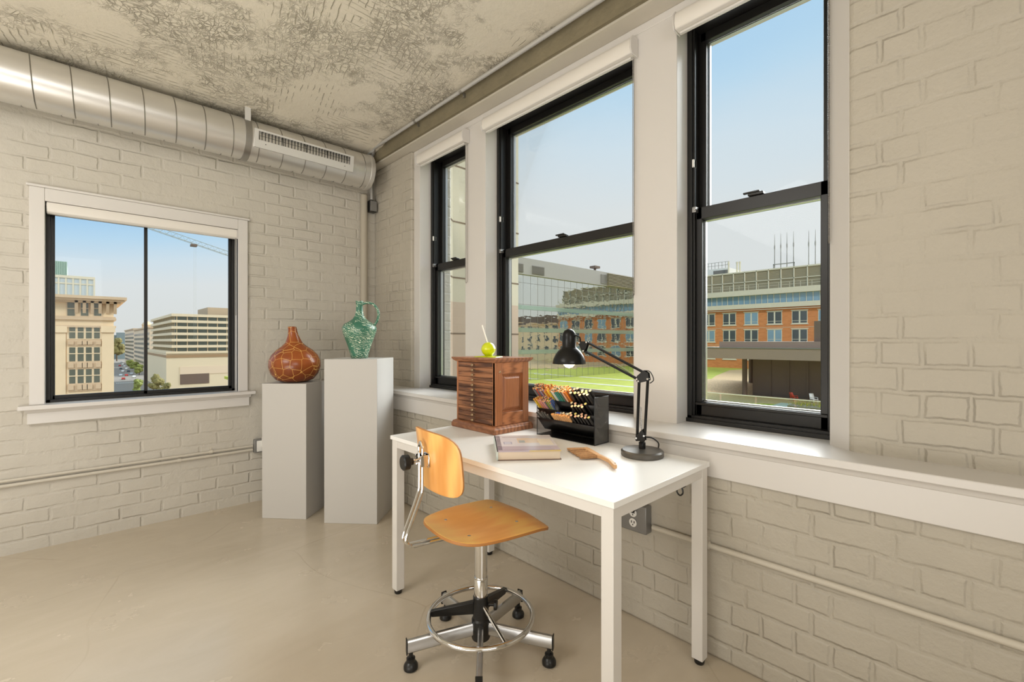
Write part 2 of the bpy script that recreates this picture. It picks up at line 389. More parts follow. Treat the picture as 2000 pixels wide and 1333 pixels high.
mb.prism([(1.722, ZS-0.026), (XL+0.01, ZS-0.026), (XL+0.01, ZS-0.048), (1.73, ZS-0.048)], Y0, YB, 'y', 0)
mb.box(1.73, XL+0.01, Y0, YB, ZS-0.145, ZS-0.045)
struct(mb.build('trim_4', M['white'], bevel=0.0035), 'long white window sill and apron')
# back window casing, sill, apron
mb = MB()
for (a, b, z0, z1) in ((cx0, ax0, aBot, cT), (ax1, cx1, aBot, cT), (ax0, ax1, aTop, cT)):
    mb.box(a, b, YB-0.018, YB+0.02, z0, z1)
mb.box(ax0-0.02, ax0, YB-0.01, YB+0.16, aBot-0.02, aTop).box(ax1, ax1+0.02, YB-0.01, YB+0.16, aBot-0.02, aTop).box(ax0, ax1, YB-0.01, YB+0.16, aTop-0.0, aTop+0.02)
mb.box(cx0-0.012, cx1+0.012, YB-0.026, YB+0.01, cT, cT+0.014)
mb.box(ax0, ax1, YB, YB+0.16, aBot-0.03, aBot-0.005)
struct(mb.build('trim_5', M['white'], bevel=0.003), 'white casing around the small window')
s0 = atY(33.3, YB-0.05); s1 = atY(499.7, YB-0.05)
zt = aBot
p0 = atY(52.7, YB-0.02, 830.8); p1 = atY(487.2, YB-0.02, 792.2)
mb = MB().box(s0.x, s1.x, YB-0.055, YB+0.1, zt-0.024, zt)
mb.prism([(YB-0.04, zt-0.024), (YB, zt-0.024), (YB, zt-0.045), (YB-0.025, zt-0.045)], p0.x-0.01, p1.x+0.01, 'x')
mb.box(p0.x, p1.x, YB-0.022, YB, (p0.z+p1.z)/2, zt-0.04)
struct(mb.build('trim_6', M['white'], bevel=0.003), 'white sill and apron of the small window')

# ---------------------------------------------------------------- double hung windows
def hung_window(idx, y0, y1, x, z0, z1, zm, label, lockz):
    root = thing('window_%d' % idx, label, 'window', (x, (y0+y1)/2, z0)); root['kind'] = 'structure'; del root['category']
    w = (y1-y0)/2; h = z1-z0; zm = zm-z0
    f = MB()
    f.box(0, 0.12, -w, -w+0.022, 0, h).box(0, 0.12, w-0.022, w, 0, h).box(0, 0.12, -w, w, h-0.03, h).box(0, 0.14, -w, w, 0, 0.03)
    f.box(0.012, 0.03, w-0.03, w-0.02, 0, h).box(0.012, 0.03, -w+0.02, -w+0.03, 0, h)
    f.box(-0.012, 0.02, -w-0.002, w+0.002, 0, 0.018)
    f.build('window_frame', M['black'], root, bevel=0.002)
    for nm, xa, xb, a, b, rt, rb in (('lower_sash', 0.03, 0.06, 0.03, zm+0.03, 0.055, 0.062), ('upper_sash', 0.075, 0.105, zm-0.025, h-0.03, 0.04, 0.05)):
        s = MB(); st = 0.034
        s.box(xa, xb, -w+0.022, -w+0.022+st, a, b).box(xa, xb, w-0.022-st, w-0.022, a, b)
        s.box(xa, xb, -w+0.03, w-0.03, a, a+rb).box(xa, xb, -w+0.03, w-0.03, b-rt, b)
        if nm == 'lower_sash': s.box(xa-0.012, xa+0.004, -w+0.03, w-0.03, a+rb*0.75, a+rb*0.95)
        so = s.build(nm, M['black'], root, bevel=0.002)
        g = MB().box((xa+xb)/2-0.002, (xa+xb)/2+0.002, -w+0.022+st, w-0.022-st, a+rb, b-rt)
        go = g.build('glass_pane', M['glass'], so)
        e = MB(); q = 0.005   # bright metal glazing bead round the pane
        yy0, yy1, za, zb = -w+0.022+st, w-0.022-st, a+rb, b-rt
        e.box(xb-0.001, xb+0.016, yy1-q, yy1, za, zb).box(xb-0.001, xb+0.016, yy0, yy0+q*0.5, za, zb).box(xb-0.001, xb+0.016, yy0, yy1, za, za+q).box(xb-0.001, xb+0.016, yy0, yy1, zb-q, zb)
        e.build('glazing_bead', M['alu'], so)
    k = MB().box(0.018, 0.05, -0.03, 0.03, zm+0.03, zm+0.042).box(0.02, 0.035, -0.015, 0.05, zm+0.042, zm+0.05)
    k.build('sash_lock', M['black'], root, bevel=0.003)
    k = MB().box(0.002, 0.03, w-0.04, w-0.022, zm+0.005, zm+0.03).lathe([(0.006, -0.01), (0.006, 0.012)], (0.006, w-0.036, zm+0.018), 12, axis='x')
    k.build('tilt_latch', M['steel'], root, bevel=0.001)
    k = MB().box(0.004, 0.03, w-0.03, w-0.02, lockz-z0, lockz-z0+0.035)
    k.build('side_latch', M['outlet'], root, bevel=0.001)
    return root
hung_window(1, *yw[1], XF, ZS, ZH, 1.785, 'narrow black framed sash window nearest the corner', 2.0)
hung_window(2, *yw[2], XF, ZS, ZH, 1.785, 'wide black framed sash window behind the desk', 2.0)
hung_window(3, *yw[3], XF, ZS, ZH, 1.785, 'narrow black framed sash window right of the desk lamp', 2.0)
# back slider window
r4 = thing('window_4', 'small black framed sliding window over the left wall conduit', 'window', (0, YB+0.08, 0)); r4['kind'] = 'structure'; del r4['category']
wz0, wz1 = aBot-0.004, aTop
xm = atY(285, YB+0.1).x
f = MB().box(ax0, ax0+0.02, 0, 0.08, wz0, wz1).box(ax1-0.02, ax1, 0, 0.08, wz0, wz1).box(ax0, ax1, 0, 0.08, wz0, wz0+0.022).box(ax0, ax1, 0, 0.08, wz1-0.03, wz1)
f.box(ax0, ax0+0.03, 0.02, 0.03, wz0, wz1).box(ax1-0.03, ax1, 0.02, 0.03, wz0, wz1)
f.build('window_frame', M['black'], r4, bevel=0.002)
for nm, a, b, y in (('left_sash', ax0+0.02, xm+0.01, 0.035), ('right_sash', xm-0.01, ax1-0.02, 0.012)):
    s = MB(); st = 0.018
    s.box(a, a+st, y, y+0.02, wz0+0.02, wz1-0.03).box(b-st, b, y, y+0.02, wz0+0.02, wz1-0.03).box(a, b, y, y+0.02, wz0+0.02, wz0+0.042).box(a, b, y, y+0.02, wz1-0.05, wz1-0.03)
    so = s.build(nm, M['black'], r4, bevel=0.0015)
    MB().box(a+st, b-st, y+0.008, y+0.012, wz0+0.042, wz1-0.05).build('glass_pane', M['glass'], so)

# ---------------------------------------------------------------- roller blinds
def chain_mb(p, z0, z1, gap, ax):
    m_ = MB()
    for s_ in (-gap, gap):
        z = z1
        x, y = (p[0]+s_, p[1]) if ax == 'x' else (p[0], p[1]+s_)
        m_.tube([(x, y, z0+0.004), (x, y, z1)], 0.0006, 5)
        while z > z0:
            m_.lathe([(0.0005, -0.0027), (0.0028, 0), (0.0005, 0.0027)], (x, y, z), 6); z -= 0.0062
    m_.tube([(p[0]-(gap if ax == 'x' else 0), p[1]-(gap if ax == 'y' else 0), z0+0.004), (p[0], p[1], z0-0.004), (p[0]+(gap if ax == 'x' else 0), p[1]+(gap if ax == 'y' else 0), z0+0.004)], 0.002, 6)
    return m_
BG = 'white roller blind cassettes above the tall windows'
def blind_right(y0, y1, label, cz):
    r_ = thing('roller_blind', label, 'window blind', (XC, (y0+y1)/2, 2.558)); w = (y1-y0)/2
    pr = [(0, 0.082), (-0.045, 0.082), (-0.062, 0.06), (-0.064, 0.022), (-0.055, 0.002), (0, 0.0)]
    MB().prism(pr, -w+0.006, w-0.006, 'y').build('cassette', M['blind'], r_, bevel=0.004, seg=3)
    pe = [(0, 0.088), (-0.047, 0.088), (-0.066, 0.064), (-0.068, 0.02), (-0.058, -0.003), (0, -0.004)]
    for s_ in (-1, 1): MB().prism(pe, s_*w-0.006*s_, s_*w, 'y').build('end_cap', M['white'], r_, bevel=0.003)
    MB().tube([(-0.03, -w+0.02, -0.006), (-0.03, w-0.02, -0.006)], 0.006, 8).build('hem_bar', M['white'], r_)
    chain_mb((-0.02, -w+0.014), cz-2.558, -0.004, 0.006, 'x').build('bead_chain', M['bead'], r_)
    return r_
blind_right(2.455, 3.045, 'short white roller blind cassette over the narrow window nearest the corner', 1.60)
blind_right(1.16, 2.262, 'long white roller blind cassette over the wide middle window', 1.42)
blind_right(0.378, 0.955, 'white roller blind cassette over the window right of the lamp, cut by the photo edge', 1.55)
r_ = thing('roller_blind', 'white roller blind cassette inside the top of the small left window', 'window blind', ((ax0+ax1)/2, YB+0.022, aTop-0.001))
w = (ax1-ax0)/2-0.006
MB().prism([(0.03, 0), (-0.03, 0), (-0.035, -0.02), (-0.03, -0.055), (-0.015, -0.066), (0.03, -0.062)], -w, w, 'x').build('cassette', M['blind'], r_, bevel=0.004, seg=3)
MB().box(w-0.001, w+0.005, -0.035, 0.03, -0.068, 0).build('end_cap', M['white'], r_, bevel=0.002)
chain_mb((w-0.005, -0.022), -0.62, -0.066, 0.005, 'y').build('bead_chain', M['bead'], r_)

# ---------------------------------------------------------------- duct
DY, DZ, DR = 3.615, 2.617, 0.139
xe = atY(718, DY).x
dr = thing('air_duct', 'galvanised spiral air duct running along the back wall under the ceiling', 'duct', (0, DY, DZ))
XD0 = X0+0.02
mb = MB().lathe([(DR, XD0), (DR, xe-0.005), (DR-0.006, xe), (0.001, xe)], (0, 0, 0), 64, axis='x'); mb.build('duct_body', M['duct'], dr)
mb = MB(); x = xe-0.10; n = 40
while x > XD0+0.3:
    pts = [(x+0.06*(k/n-0.5)*1.0, (DR+0.0005)*math.sin(2*math.pi*k/n), -(DR+0.0005)*math.cos(2*math.pi*k/n)) for k in range(n+1)]
    mb.tube(pts, 0.0028, 5); x -= 0.155
mb.build('spiral_seam', M['seam'], dr)
xs = atY(484, DY-0.1).x
band = MB().lathe([(DR+0.001, xs-0.02), (DR+0.005, xs-0.02), (DR+0.005, xs+0.02), (DR+0.001, xs+0.02)], (0, 0, 0), 64, axis='x')
band.build('strap_band', M['steel'], dr)
MB().box(xs-0.018, xs+0.018, -DR*0.72-0.004, -DR*0.72, DR*0.62, 0.2).build('hanger_strap', M['grille'], dr)
MB().lathe([(DR+0.004, xe-0.03), (DR+0.006, xe-0.02), (DR+0.006, xe+0.002), (DR-0.02, xe+0.004)], (0, 0, 0), 64, axis='x').build('end_collar', M['duct'], dr)
# grille set in the lower front of the duct
gx0, gx1 = atY(497, DY-DR).x, atY(690, DY-DR).x
ga = R(8)
G = Matrix.Translation((0, 0, 0)) @ Matrix.Rotation(ga, 4, 'X')
gz0, gz1, gy = -0.06, 0.062, -DR-0.008
fz0, fz1 = gz0+0.052, gz1-0.012
fx0, fx1 = gx0+0.025, gx1-0.03
mb = MB()
mb.box(gx0, gx1, gy, gy+0.025, gz0, fz0, 0, G).box(gx0, gx1, gy, gy+0.025, fz1, gz1, 0, G).box(gx0, fx0, gy, gy+0.025, fz0, fz1, 0, G).box(fx1, gx1, gy, gy+0.025, fz0, fz1, 0, G)
mb.box(fx0, fx1, gy+0.02, gy+0.025, fz0, fz1, 1, G)
gr = mb.build('air_grille', [M['grille'], M['dark']], dr)
mb = MB()
nsl = 30
for i in range(nsl+1):
    x = fx0+(fx1-fx0)*i/nsl; mb.box(x-0.0016, x+0.0016, gy+0.002, gy+0.016, fz0, fz1, 0, G)
mb.box(fx0, fx1, gy+0.008, gy+0.011, (fz0+fz1)/2-0.001, (fz0+fz1)/2+0.001, 0, G)
mb.build('grille_blades', M['darkbox'], gr)
for x in (gx0+0.07, gx1-0.07): MB().lathe([(0.0001, -0.001), (0.0035, 0)], tuple(G @ Vector((x, gy-0.0005, gz0+0.03))), 8, axis='y').build('screw', M['dark'], gr)

# ---------------------------------------------------------------- conduits and boxes
cpts = [(XB-0.034, Y0+0.02, ZC-0.03), (XB-0.034, 3.30, ZC-0.03), (XB-0.028, 3.55, ZC-0.05), (XB+0.03, 3.70, ZC-0.09), (1.85, 3.745, 2.68), (1.862, 3.75, 2.58), (1.865, 3.745, 2.44)]
o = MB().tube(smoothpath(cpts, 6), 0.0125, 12).build('ceiling_conduit', mat('bright_conduit', (196, 195, 192), 0.3, 0.35))
tag(o, 'thin steel conduit following the edge between ceiling and beam', 'conduit')
for k, y in enumerate((2.9, 2.35)):
    c_ = MB().lathe([(0.013, -0.012), (0.013, 0.012)], (XB-0.034, y, ZC-0.03), 12, axis='y').box(XB-0.016, XB, y-0.006, y+0.006, ZC-0.06, ZC-0.035).build('coupling', M['steel']); c_.parent = o
jb = thing('junction_box', 'small dark steel junction box hanging in the room corner below the duct end', 'electrical box', (1.866, 3.745, 2.33))
MB().box(-0.03, 0.035, -0.03, 0.03, 0, 0.10).build('box_body', M['darkbox'], jb, bevel=0.006)
MB().box(-0.027, 0.032, -0.033, -0.03, 0.006, 0.094).build('cover_plate', M['box'], jb, bevel=0.002)
o = MB().tube([(1.886, 3.76, 2.43), (1.886, 3.76, 2.708)], 0.008, 10).build('short_conduit', M['steel']); tag(o, 'short straight steel conduit dropping into the dark corner junction box', 'conduit')
px = atY(711, YB-0.03)
o = MB().tube([(px.x, YB-0.028, 0.0), (px.x, YB-0.028, 2.47)], 0.03, 20).build('corner_pipe', mat('pipe_paint', (176, 168, 152), 0.6)); tag(o, 'vertical beige painted pipe standing in the room corner', 'pipe')
# conduit pair on the back wall
za = atY(0, YB-0.015, 953).z; zb = atY(494, YB-0.015, 875).z; zc_ = (za+zb)/2
xq = atY(500, YB-0.02).x
for k, dz in enumerate((0.0, 0.028)):
    o = MB().tube([(X0+0.01, YB-0.012, zc_-0.006+dz), (xq-0.02, YB-0.012, zc_-0.006+dz)], 0.0105 if k == 0 else 0.0085, 12).build('wall_conduit', M['plaster'])
    tag(o, ('lower' if k == 0 else 'upper')+' of the two beige conduits under the small window', 'conduit')
    for pxx in ((350,) if k == 0 else (412,)):
        xx = atY(pxx, YB-0.015).x
        c_ = MB().lathe([(0.014, -0.01), (0.014, 0.01)], (xx, YB-0.012, zc_-0.006+dz), 12, axis='x').box(xx-0.006, xx+0.006, YB-0.004, YB, zc_+dz, zc_+dz+0.022).build('pipe_clamp', M['plaster']); c_.parent = o
ob = thing('outlet_box', 'grey outlet box with a white plug behind the short pedestal', 'electrical box', (xq+0.03, YB, zc_-0.01))
MB().box(-0.045, 0.045, -0.04, 0, -0.02, 0.08).build('box_body', M['box'], ob, bevel=0.004)
MB().box(-0.03, 0.03, -0.046, -0.04, -0.01, 0.07).build('outlet_face', M['outlet'], ob, bevel=0.002)
MB().box(0.0, 0.05, -0.09, -0.046, 0.02, 0.10).build('white_plug', M['outlet'], ob, bevel=0.006)
# conduit on the right wall
z1_ = atX(1600, XL-0.012, 1134).z; z2_ = atX(2000, XL-0.012, 1264).z; z3_ = atX(1274, XL-0.012, 1032).z
zc2 = (z1_+z2_+z3_)/3
yb0 = atX(1262, XL-0.03).y
o = MB().tube([(XL-0.012, Y0+0.01, zc2), (XL-0.012, yb0-0.02, zc2)], 0.0105, 12).build('wall_conduit', M['plaster']); tag(o, 'single beige conduit on the brick wall right of the desk', 'conduit')
yy = atX(1380, XL-0.012).y
c_ = MB().lathe([(0.015, -0.012), (0.015, 0.012)], (XL-0.012, yy, zc2), 12, axis='y').box(XL-0.005, XL, yy-0.007, yy+0.007, zc2, zc2+0.028).build('pipe_clamp', M['plaster']); c_.parent = o
ob = thing('outlet_box', 'grey outlet box with two white sockets on the brick wall under the desk', 'electrical box', (XL, yb0+0.052, zc2))
MB().box(-0.045, 0, -0.06, 0.06, -0.03, 0.085).build('box_body', M['box'], ob, bevel=0.004)
for z in (0.008, 0.05):
    f = MB().lathe([(0.018, -0.0015), (0.016, 0.0015)], (-0.0465, 0.0, z), 20, axis='x').build('socket', M['outlet'], ob)
    MB().box(-0.0495, -0.048, -0.008, -0.005, z-0.002, z+0.008).box(-0.0495, -0.048, 0.005, 0.008, z-0.002, z+0.008).box(-0.0495, -0.048, -0.002, 0.002, z-0.011, z-0.006).build('socket_slot', M['dark'], f)

# ================================================================ PEDESTALS
def pedestal(a, b, w, dpt, h, label):
    p = (Vector(a)+Vector(b))/2; ang = math.atan2(b[1]-a[1], b[0]-a[0])
    o = MB().box(-w/2, w/2, 0, dpt, 0, h).build('pedestal', M['ped'], bevel=0.002)
    o.location = (p.x, p.y, 0); o.rotation_euler = (0, 0, ang); return tag(o, label, 'pedestal')
a, b = atz(633, 1022.5, 0), atz(736.5, 1025, 0)
pt = pedestal(a, b, (b-a).length, 0.335, 1.081, 'tall white box pedestal in the corner carrying the green jug')
tcen = pt.location.copy(); tang = pt.rotation_euler.z
a, b = atz(511.7, 1012.8, 0), atz(598, 1015.4, 0)
ps = pedestal(a, b, (b-a).length, 0.30, 0.912, 'shorter white box pedestal carrying the brown gourd vase')
# gourd
m, nt, bs = newmat('incised_gourd'); t = NT(nt); co = objco(t)
vo = t.n('TexVoronoi'); vo.feature = 'DISTANCE_TO_EDGE'; vo.inputs['Scale'].default_value = 17; vo.inputs['Randomness'].default_value = 0.55; t.l(co, vo.inputs['Vector'])
ln = t.math('LESS_THAN', vo.outputs['Distance'], 0.015)
bc = t.mix(t.noise(co, 9, 5), lin((176, 96, 38)), lin((110, 46, 18)))
sx = t.n('SeparateXYZ'); t.l(co, sx.inputs[0])
bc = t.mix(t.math('MINIMUM', t.math('MAXIMUM', t.math('MULTIPLY_ADD', sx.outputs[2], -5, 0.75), 0.0), 0.7), bc, lin((88, 38, 18)))
t.l(t.mix(ln, bc, lin((226, 178, 92))), bs.inputs['Base Color']); bs.inputs['Roughness'].default_value = 0.25
t.bump(t.math('MINIMUM', vo.outputs['Distance'], 0.04), 0.4, 0.02, bs)
gp = W((576-CX)/FPX*3.2, 3.2, 0.912)
GS = 0.9
prof = [(0.03, 0), (0.09, 0.002), (0.135, 0.02), (0.17, 0.06), (0.187, 0.11), (0.184, 0.15), (0.165, 0.19), (0.13, 0.225), (0.09, 0.252), (0.062, 0.275), (0.045, 0.30), (0.034, 0.33), (0.029, 0.36), (0.027, 0.388), (0.02, 0.39), (0.018, 0.36), (0.001, 0.35)]
gd = MB().lathe([(a*GS if z_ < 0.3 else a, z_) for a, z_ in prof], n=56, lean=lambda z: -0.02*max(0, (z-0.2)/0.19)**1.3+0.0)
o = gd.build('gourd_vase', m, smooth=60); o.location = gp; o.rotation_euler = (0, 0, -YAW); tag(o, 'round brown gourd vase with honeycomb lines on the shorter pedestal', 'vase')
# jug
m, nt, bs = newmat('green_scratched_glaze'); t = NT(nt); co = objco(t)
nz = t.noise(t.mapping(co, (1, 1, 1), rot=(0.5, 0.5, 0)), 11, 3)
w_ = t.n('TexWave'); w_.inputs['Scale'].default_value = 16; w_.inputs['Distortion'].default_value = 9; w_.inputs['Detail'].default_value = 2; w_.inputs['Detail Scale'].default_value = 2.5
t.l(t.mapping(co, (1, 1, 2), rot=(0, R(50), 0)), w_.inputs['Vector'])
ln = t.math('MULTIPLY', t.math('GREATER_THAN', w_.outputs['Fac'], 0.9), t.math('GREATER_THAN', t.math('ADD', nz, t.math('MULTIPLY', t.noise(co, 60, 2), 0.25)), 0.62))
t.l(t.mix(ln, t.mix(t.noise(co, 15, 4), lin((76, 134, 110)), lin((44, 96, 76))), lin((226, 232, 208))), bs.inputs['Base Color']); bs.inputs['Roughness'].default_value = 0.3
jp = W((702-CX)/FPX*3.13, 3.13, 1.081)
jr = thing('ceramic_jug', 'slender green ceramic jug with white scratched marks on the tall pedestal', 'jug', jp, -YAW)
prof = [(0.05, 0), (0.056, 0.004), (0.06, 0.03), (0.078, 0.09), (0.1, 0.15), (0.113, 0.19), (0.114, 0.21), (0.1, 0.235), (0.07, 0.252), (0.045, 0.27), (0.03, 0.295), (0.0235, 0.33), (0.0215, 0.37), (0.026, 0.392), (0.024, 0.394), (0.018, 0.385), (0.016, 0.30), (0.001, 0.29)]
MB().lathe(prof, n=48).build('jug_body', m, jr, smooth=60)
hp = smoothpath([(0.018, 0, 0.372), (0.05, 0, 0.382), (0.095, 0, 0.372), (0.128, 0, 0.325), (0.128, 0, 0.275), (0.108, 0, 0.235), (0.092, 0, 0.222)], 6)
MB().tube(hp, 0.0085, 12).build('jug_handle', m, jr, smooth=60)
bpy.context.view_layer.update()

# ================================================================ DESK
DX0, DX1, DY0, DY1, DZT = 1.077, 1.703, 0.72, 1.972, 0.75
dk = thing('desk', 'white rectangular desk under the windows on square legs', 'desk', ((DX0+DX1)/2, (DY0+DY1)/2, 0))
hx, hy = (DX1-DX0)/2, (DY1-DY0)/2
MB().box(-hx, hx, -hy, hy, DZT-0.018, DZT).build('desktop', M['desk'], dk, bevel=0.001)
LW = 0.042; ins = 0.006
for sx_ in (-1, 1):
    for sy_ in (-1, 1):
        xa, ya = sx_*(hx-ins), sy_*(hy-ins)
        lg = MB().box(xa, xa-sx_*LW, ya, ya-sy_*LW, 0.02, DZT-0.018).build('leg', M['deskleg'], dk, bevel=0.002)
        MB().lathe([(0.016, 0), (0.018, 0.004), (0.018, 0.012), (0.02, 0.014), (0.02, 0.0205)], (xa-sx_*LW/2, ya-sy_*LW/2, 0), 16).build('glide', M['plastic'], lg)
rz0, rz1 = DZT-0.018-0.036, DZT-0.018
for sx_ in (-1, 1):
    xa = sx_*(hx-ins-0.002); MB().box(xa, xa-sx_*0.025, -hy+ins+LW, hy-ins-LW, rz0, rz1).build('rail', M['deskleg'], dk, bevel=0.001)
for sy_ in (-1, 1):
    ya = sy_*(hy-ins-0.002); MB().box(-hx+ins+LW, hx-ins-LW, ya, ya-sy_*0.025, rz0, rz1).build('rail', M['deskleg'], dk, bevel=0.001)
# power adapter and cord under the desk
pa = thing('power_adapter', 'black plug adapter with a looped cord hanging under the desk', 'adapter', (1.63, 0.80, 0.0))
MB().box(-0.012, 0.012, -0.02, 0.02, 0.655, 0.696).build('adapter_body', M['plastic'], pa, bevel=0.004)
yo = yb0+0.052
cp = smoothpath([(0, 0.0, 0.67), (-0.005, 0.02, 0.64), (0.01, 0.06, 0.625), (0.03, 0.11, 0.62), (XL-0.05-1.63, yo-0.80, zc2+0.05)], 8)
MB().tube(cp, 0.003, 8).tube(smoothpath([(0, -0.005, 0.66), (0.0, -0.012, 0.635), (0, 0.0, 0.622), (0, 0.012, 0.635), (0, 0.005, 0.66)], 5), 0.003, 8).build('power_cord', M['plastic'], pa)

# ================================================================ DRAWER CABINET
KX0, KX1, KY0, KY1 = 1.43, 1.696, 1.622, 1.965
ck = thing('drawer_cabinet', 'small oak cabinet of twelve flat drawers on the desk', 'cabinet', ((KX0+KX1)/2, (KY0+KY1)/2, DZT+0.0005))
kx, ky = (KX1-KX0)/2, (KY1-KY0)/2; KH = 0.366
def ring_mould(m_, prof, kx, ky):
    """prof: (outset, z) rows"""
    rows = []
    for o_, z in prof: rows.append([(-kx-o_, -ky-o_, z), (kx+o_, -ky-o_, z), (kx+o_, ky+o_, z), (-kx-o_, ky+o_, z)])
    vs = [p for r in rows for p in r]; fs = []
    for i in range(len(rows)-1):
        for k in range(4): fs.append((i*4+k, i*4+(k+1) % 4, (i+1)*4+(k+1) % 4, (i+1)*4+k))
    fs += [(0, 1, 2, 3), tuple((len(rows)-1)*4+k for k in range(4))]
    m_.add(vs, fs)
b_ = 0.02
bx_, by_ = kx-b_, ky-b_
m_ = MB(); ring_mould(m_, [(0.018, 0), (0.02, 0.004), (0.02, 0.022), (0.017, 0.026), (0.015, 0.032), (0.008, 0.036), (0, 0.038)], bx_, by_); m_.build('base_moulding', M['oakT'], ck, smooth=25)
m_ = MB(); ring_mould(m_, [(0.004, KH-0.022), (0.012, KH-0.016), (0.018, KH-0.009), (0.02, KH-0.007), (0.02, KH)], bx_, by_); m_.build('top_board', M['oakT'], ck, smooth=25)
fx_ = -bx_
m_ = MB().box(fx_+0.012, bx_, -by_+0.014, by_, 0.036, KH-0.02).box(fx_, fx_+0.02, -by_, -by_+0.016, 0.036, KH-0.02).box(fx_, fx_+0.02, by_-0.012, by_, 0.036, KH-0.02)
m_.build('carcass', M['oakV'], ck, bevel=0.0008)
nd = 12; dz0, dz1 = 0.04, KH-0.024; dh = (dz1-dz0)/nd
for i in range(nd):
    z = dz0+dh*i
    d_ = MB().box(fx_+0.001, fx_+0.012, -by_+0.017, by_-0.013, z+0.0008, z+dh-0.0008).build('drawer', M['oakH'], ck, bevel=0.0008)
    MB().lathe([(0.003, 0), (0.003, -0.008), (0.007, -0.012), (0.0078, -0.017), (0.005, -0.0215), (0.0005, -0.023)], (fx_+0.001, 0.003, z+dh/2), 12, axis='x').build('knob', M['brass'], d_)
# panelled side facing the lamp
yf = -by_
z0_, z1_s = 0.038, KH-0.022
MB().box(-bx_, -bx_+0.045, yf-0.006, yf+0.014, z0_, z1_s).build('side_stile', M['oakV'], ck, bevel=0.0015)
MB().box(bx_-0.04, bx_, yf-0.006, yf+0.014, z0_, z1_s).build('side_stile', M['oakV'], ck, bevel=0.0015)
for za_, zb_ in ((z0_, z0_+0.06), (z1_s-0.055, z1_s)): MB().box(-bx_+0.045, bx_-0.04, yf-0.006, yf+0.014, za_, zb_).build('side_rail', M['oakR'], ck, bevel=0.0015)
pa_, pb_, pc_, pd_ = -bx_+0.045, bx_-0.04, z0_+0.06, z1_s-0.055
m_ = MB(); q = 0.025
m_.add([(pa_, yf+0.008, pc_), (pb_, yf+0.008, pc_), (pb_, yf+0.008, pd_), (pa_, yf+0.008, pd_), (pa_+q*.35, yf+0.009, pc_+q*.35), (pb_-q*.35, yf+0.009, pc_+q*.35), (pb_-q*.35, yf+0.009, pd_-q*.35), (pa_+q*.35, yf+0.009, pd_-q*.35), (pa_+q, yf-0.003, pc_+q), (pb_-q, yf-0.003, pc_+q), (pb_-q, yf-0.003, pd_-q), (pa_+q, yf-0.003, pd_-q)],
       [(0, 1, 5, 4), (1, 2, 6, 5), (2, 3, 7, 6), (3, 0, 4, 7), (4, 5, 9, 8), (5, 6, 10, 9), (6, 7, 11, 10), (7, 4, 8, 11), (8, 9, 10, 11)])
m_.build('raised_panel', M['oakV'], ck, smooth=15)
MB().lathe([(0.0005, -0.003), (0.004, -0.003), (0.0065, -0.001), (0.007, 0)], (-bx_+0.028, yf-0.006, z1_s-0.045), 16, axis='y').build('lock', M['brass'], ck)
# lime ball on stick
LB_ = 1.12
lp = thing('lollipop_ornament', 'lime yellow ball with a white stick melting on the oak cabinet', 'ornament', (1.545, 1.80, DZT+KH+0.0012))
prof = [(0.0005, 0.006)]+[(0.033*math.sin(math.pi*k/16), 0.036-0.033*math.cos(math.pi*k/16)) for k in range(1, 8)]+[(0.0345, 0.035), (0.0345, 0.038)]+[(0.033*math.sin(math.pi*k/16), 0.036-0.033*math.cos(math.pi*k/16)) for k in range(9, 16)]+[(0.0005, 0.069)]
MB().lathe([(a*LB_, b*LB_) for a, b in prof], n=32).build('candy_ball', M['lime'], lp, smooth=40)
pud = []; npd = 40
rr = [0.07+0.014*math.sin(3*2*math.pi*k/npd+1)+0.01*math.sin(5*2*math.pi*k/npd) for k in range(npd)]
vs = []; fs = []
for j, (s_, z) in enumerate(((1, 0), (0.96, 0.003), (0.7, 0.005), (0.35, 0.008), (0.05, 0.009))):
    for k in range(npd):
        a = 2*math.pi*k/npd; vs.append((rr[k]*s_*math.cos(a)+0.005, rr[k]*s_*math.sin(a)*1.1-0.005, z))
for j in range(4):
    for k in range(npd): fs.append((j*npd+k, j*npd+(k+1) % npd, (j+1)*npd+(k+1) % npd, (j+1)*npd+k))
fs.append(tuple(4*npd+k for k in range(npd))); fs.append(tuple(range(npd))[::-1])
MB().add(vs, fs).build('melted_puddle', M['lime'], lp, smooth=60)
sp = -0.033*Vector((RT[0], RT[1], 0))
MB().tube([(0, 0, 0.06), (sp.x, sp.y, 0.165)], 0.0035, 10).build('stick', M['stick'], lp)

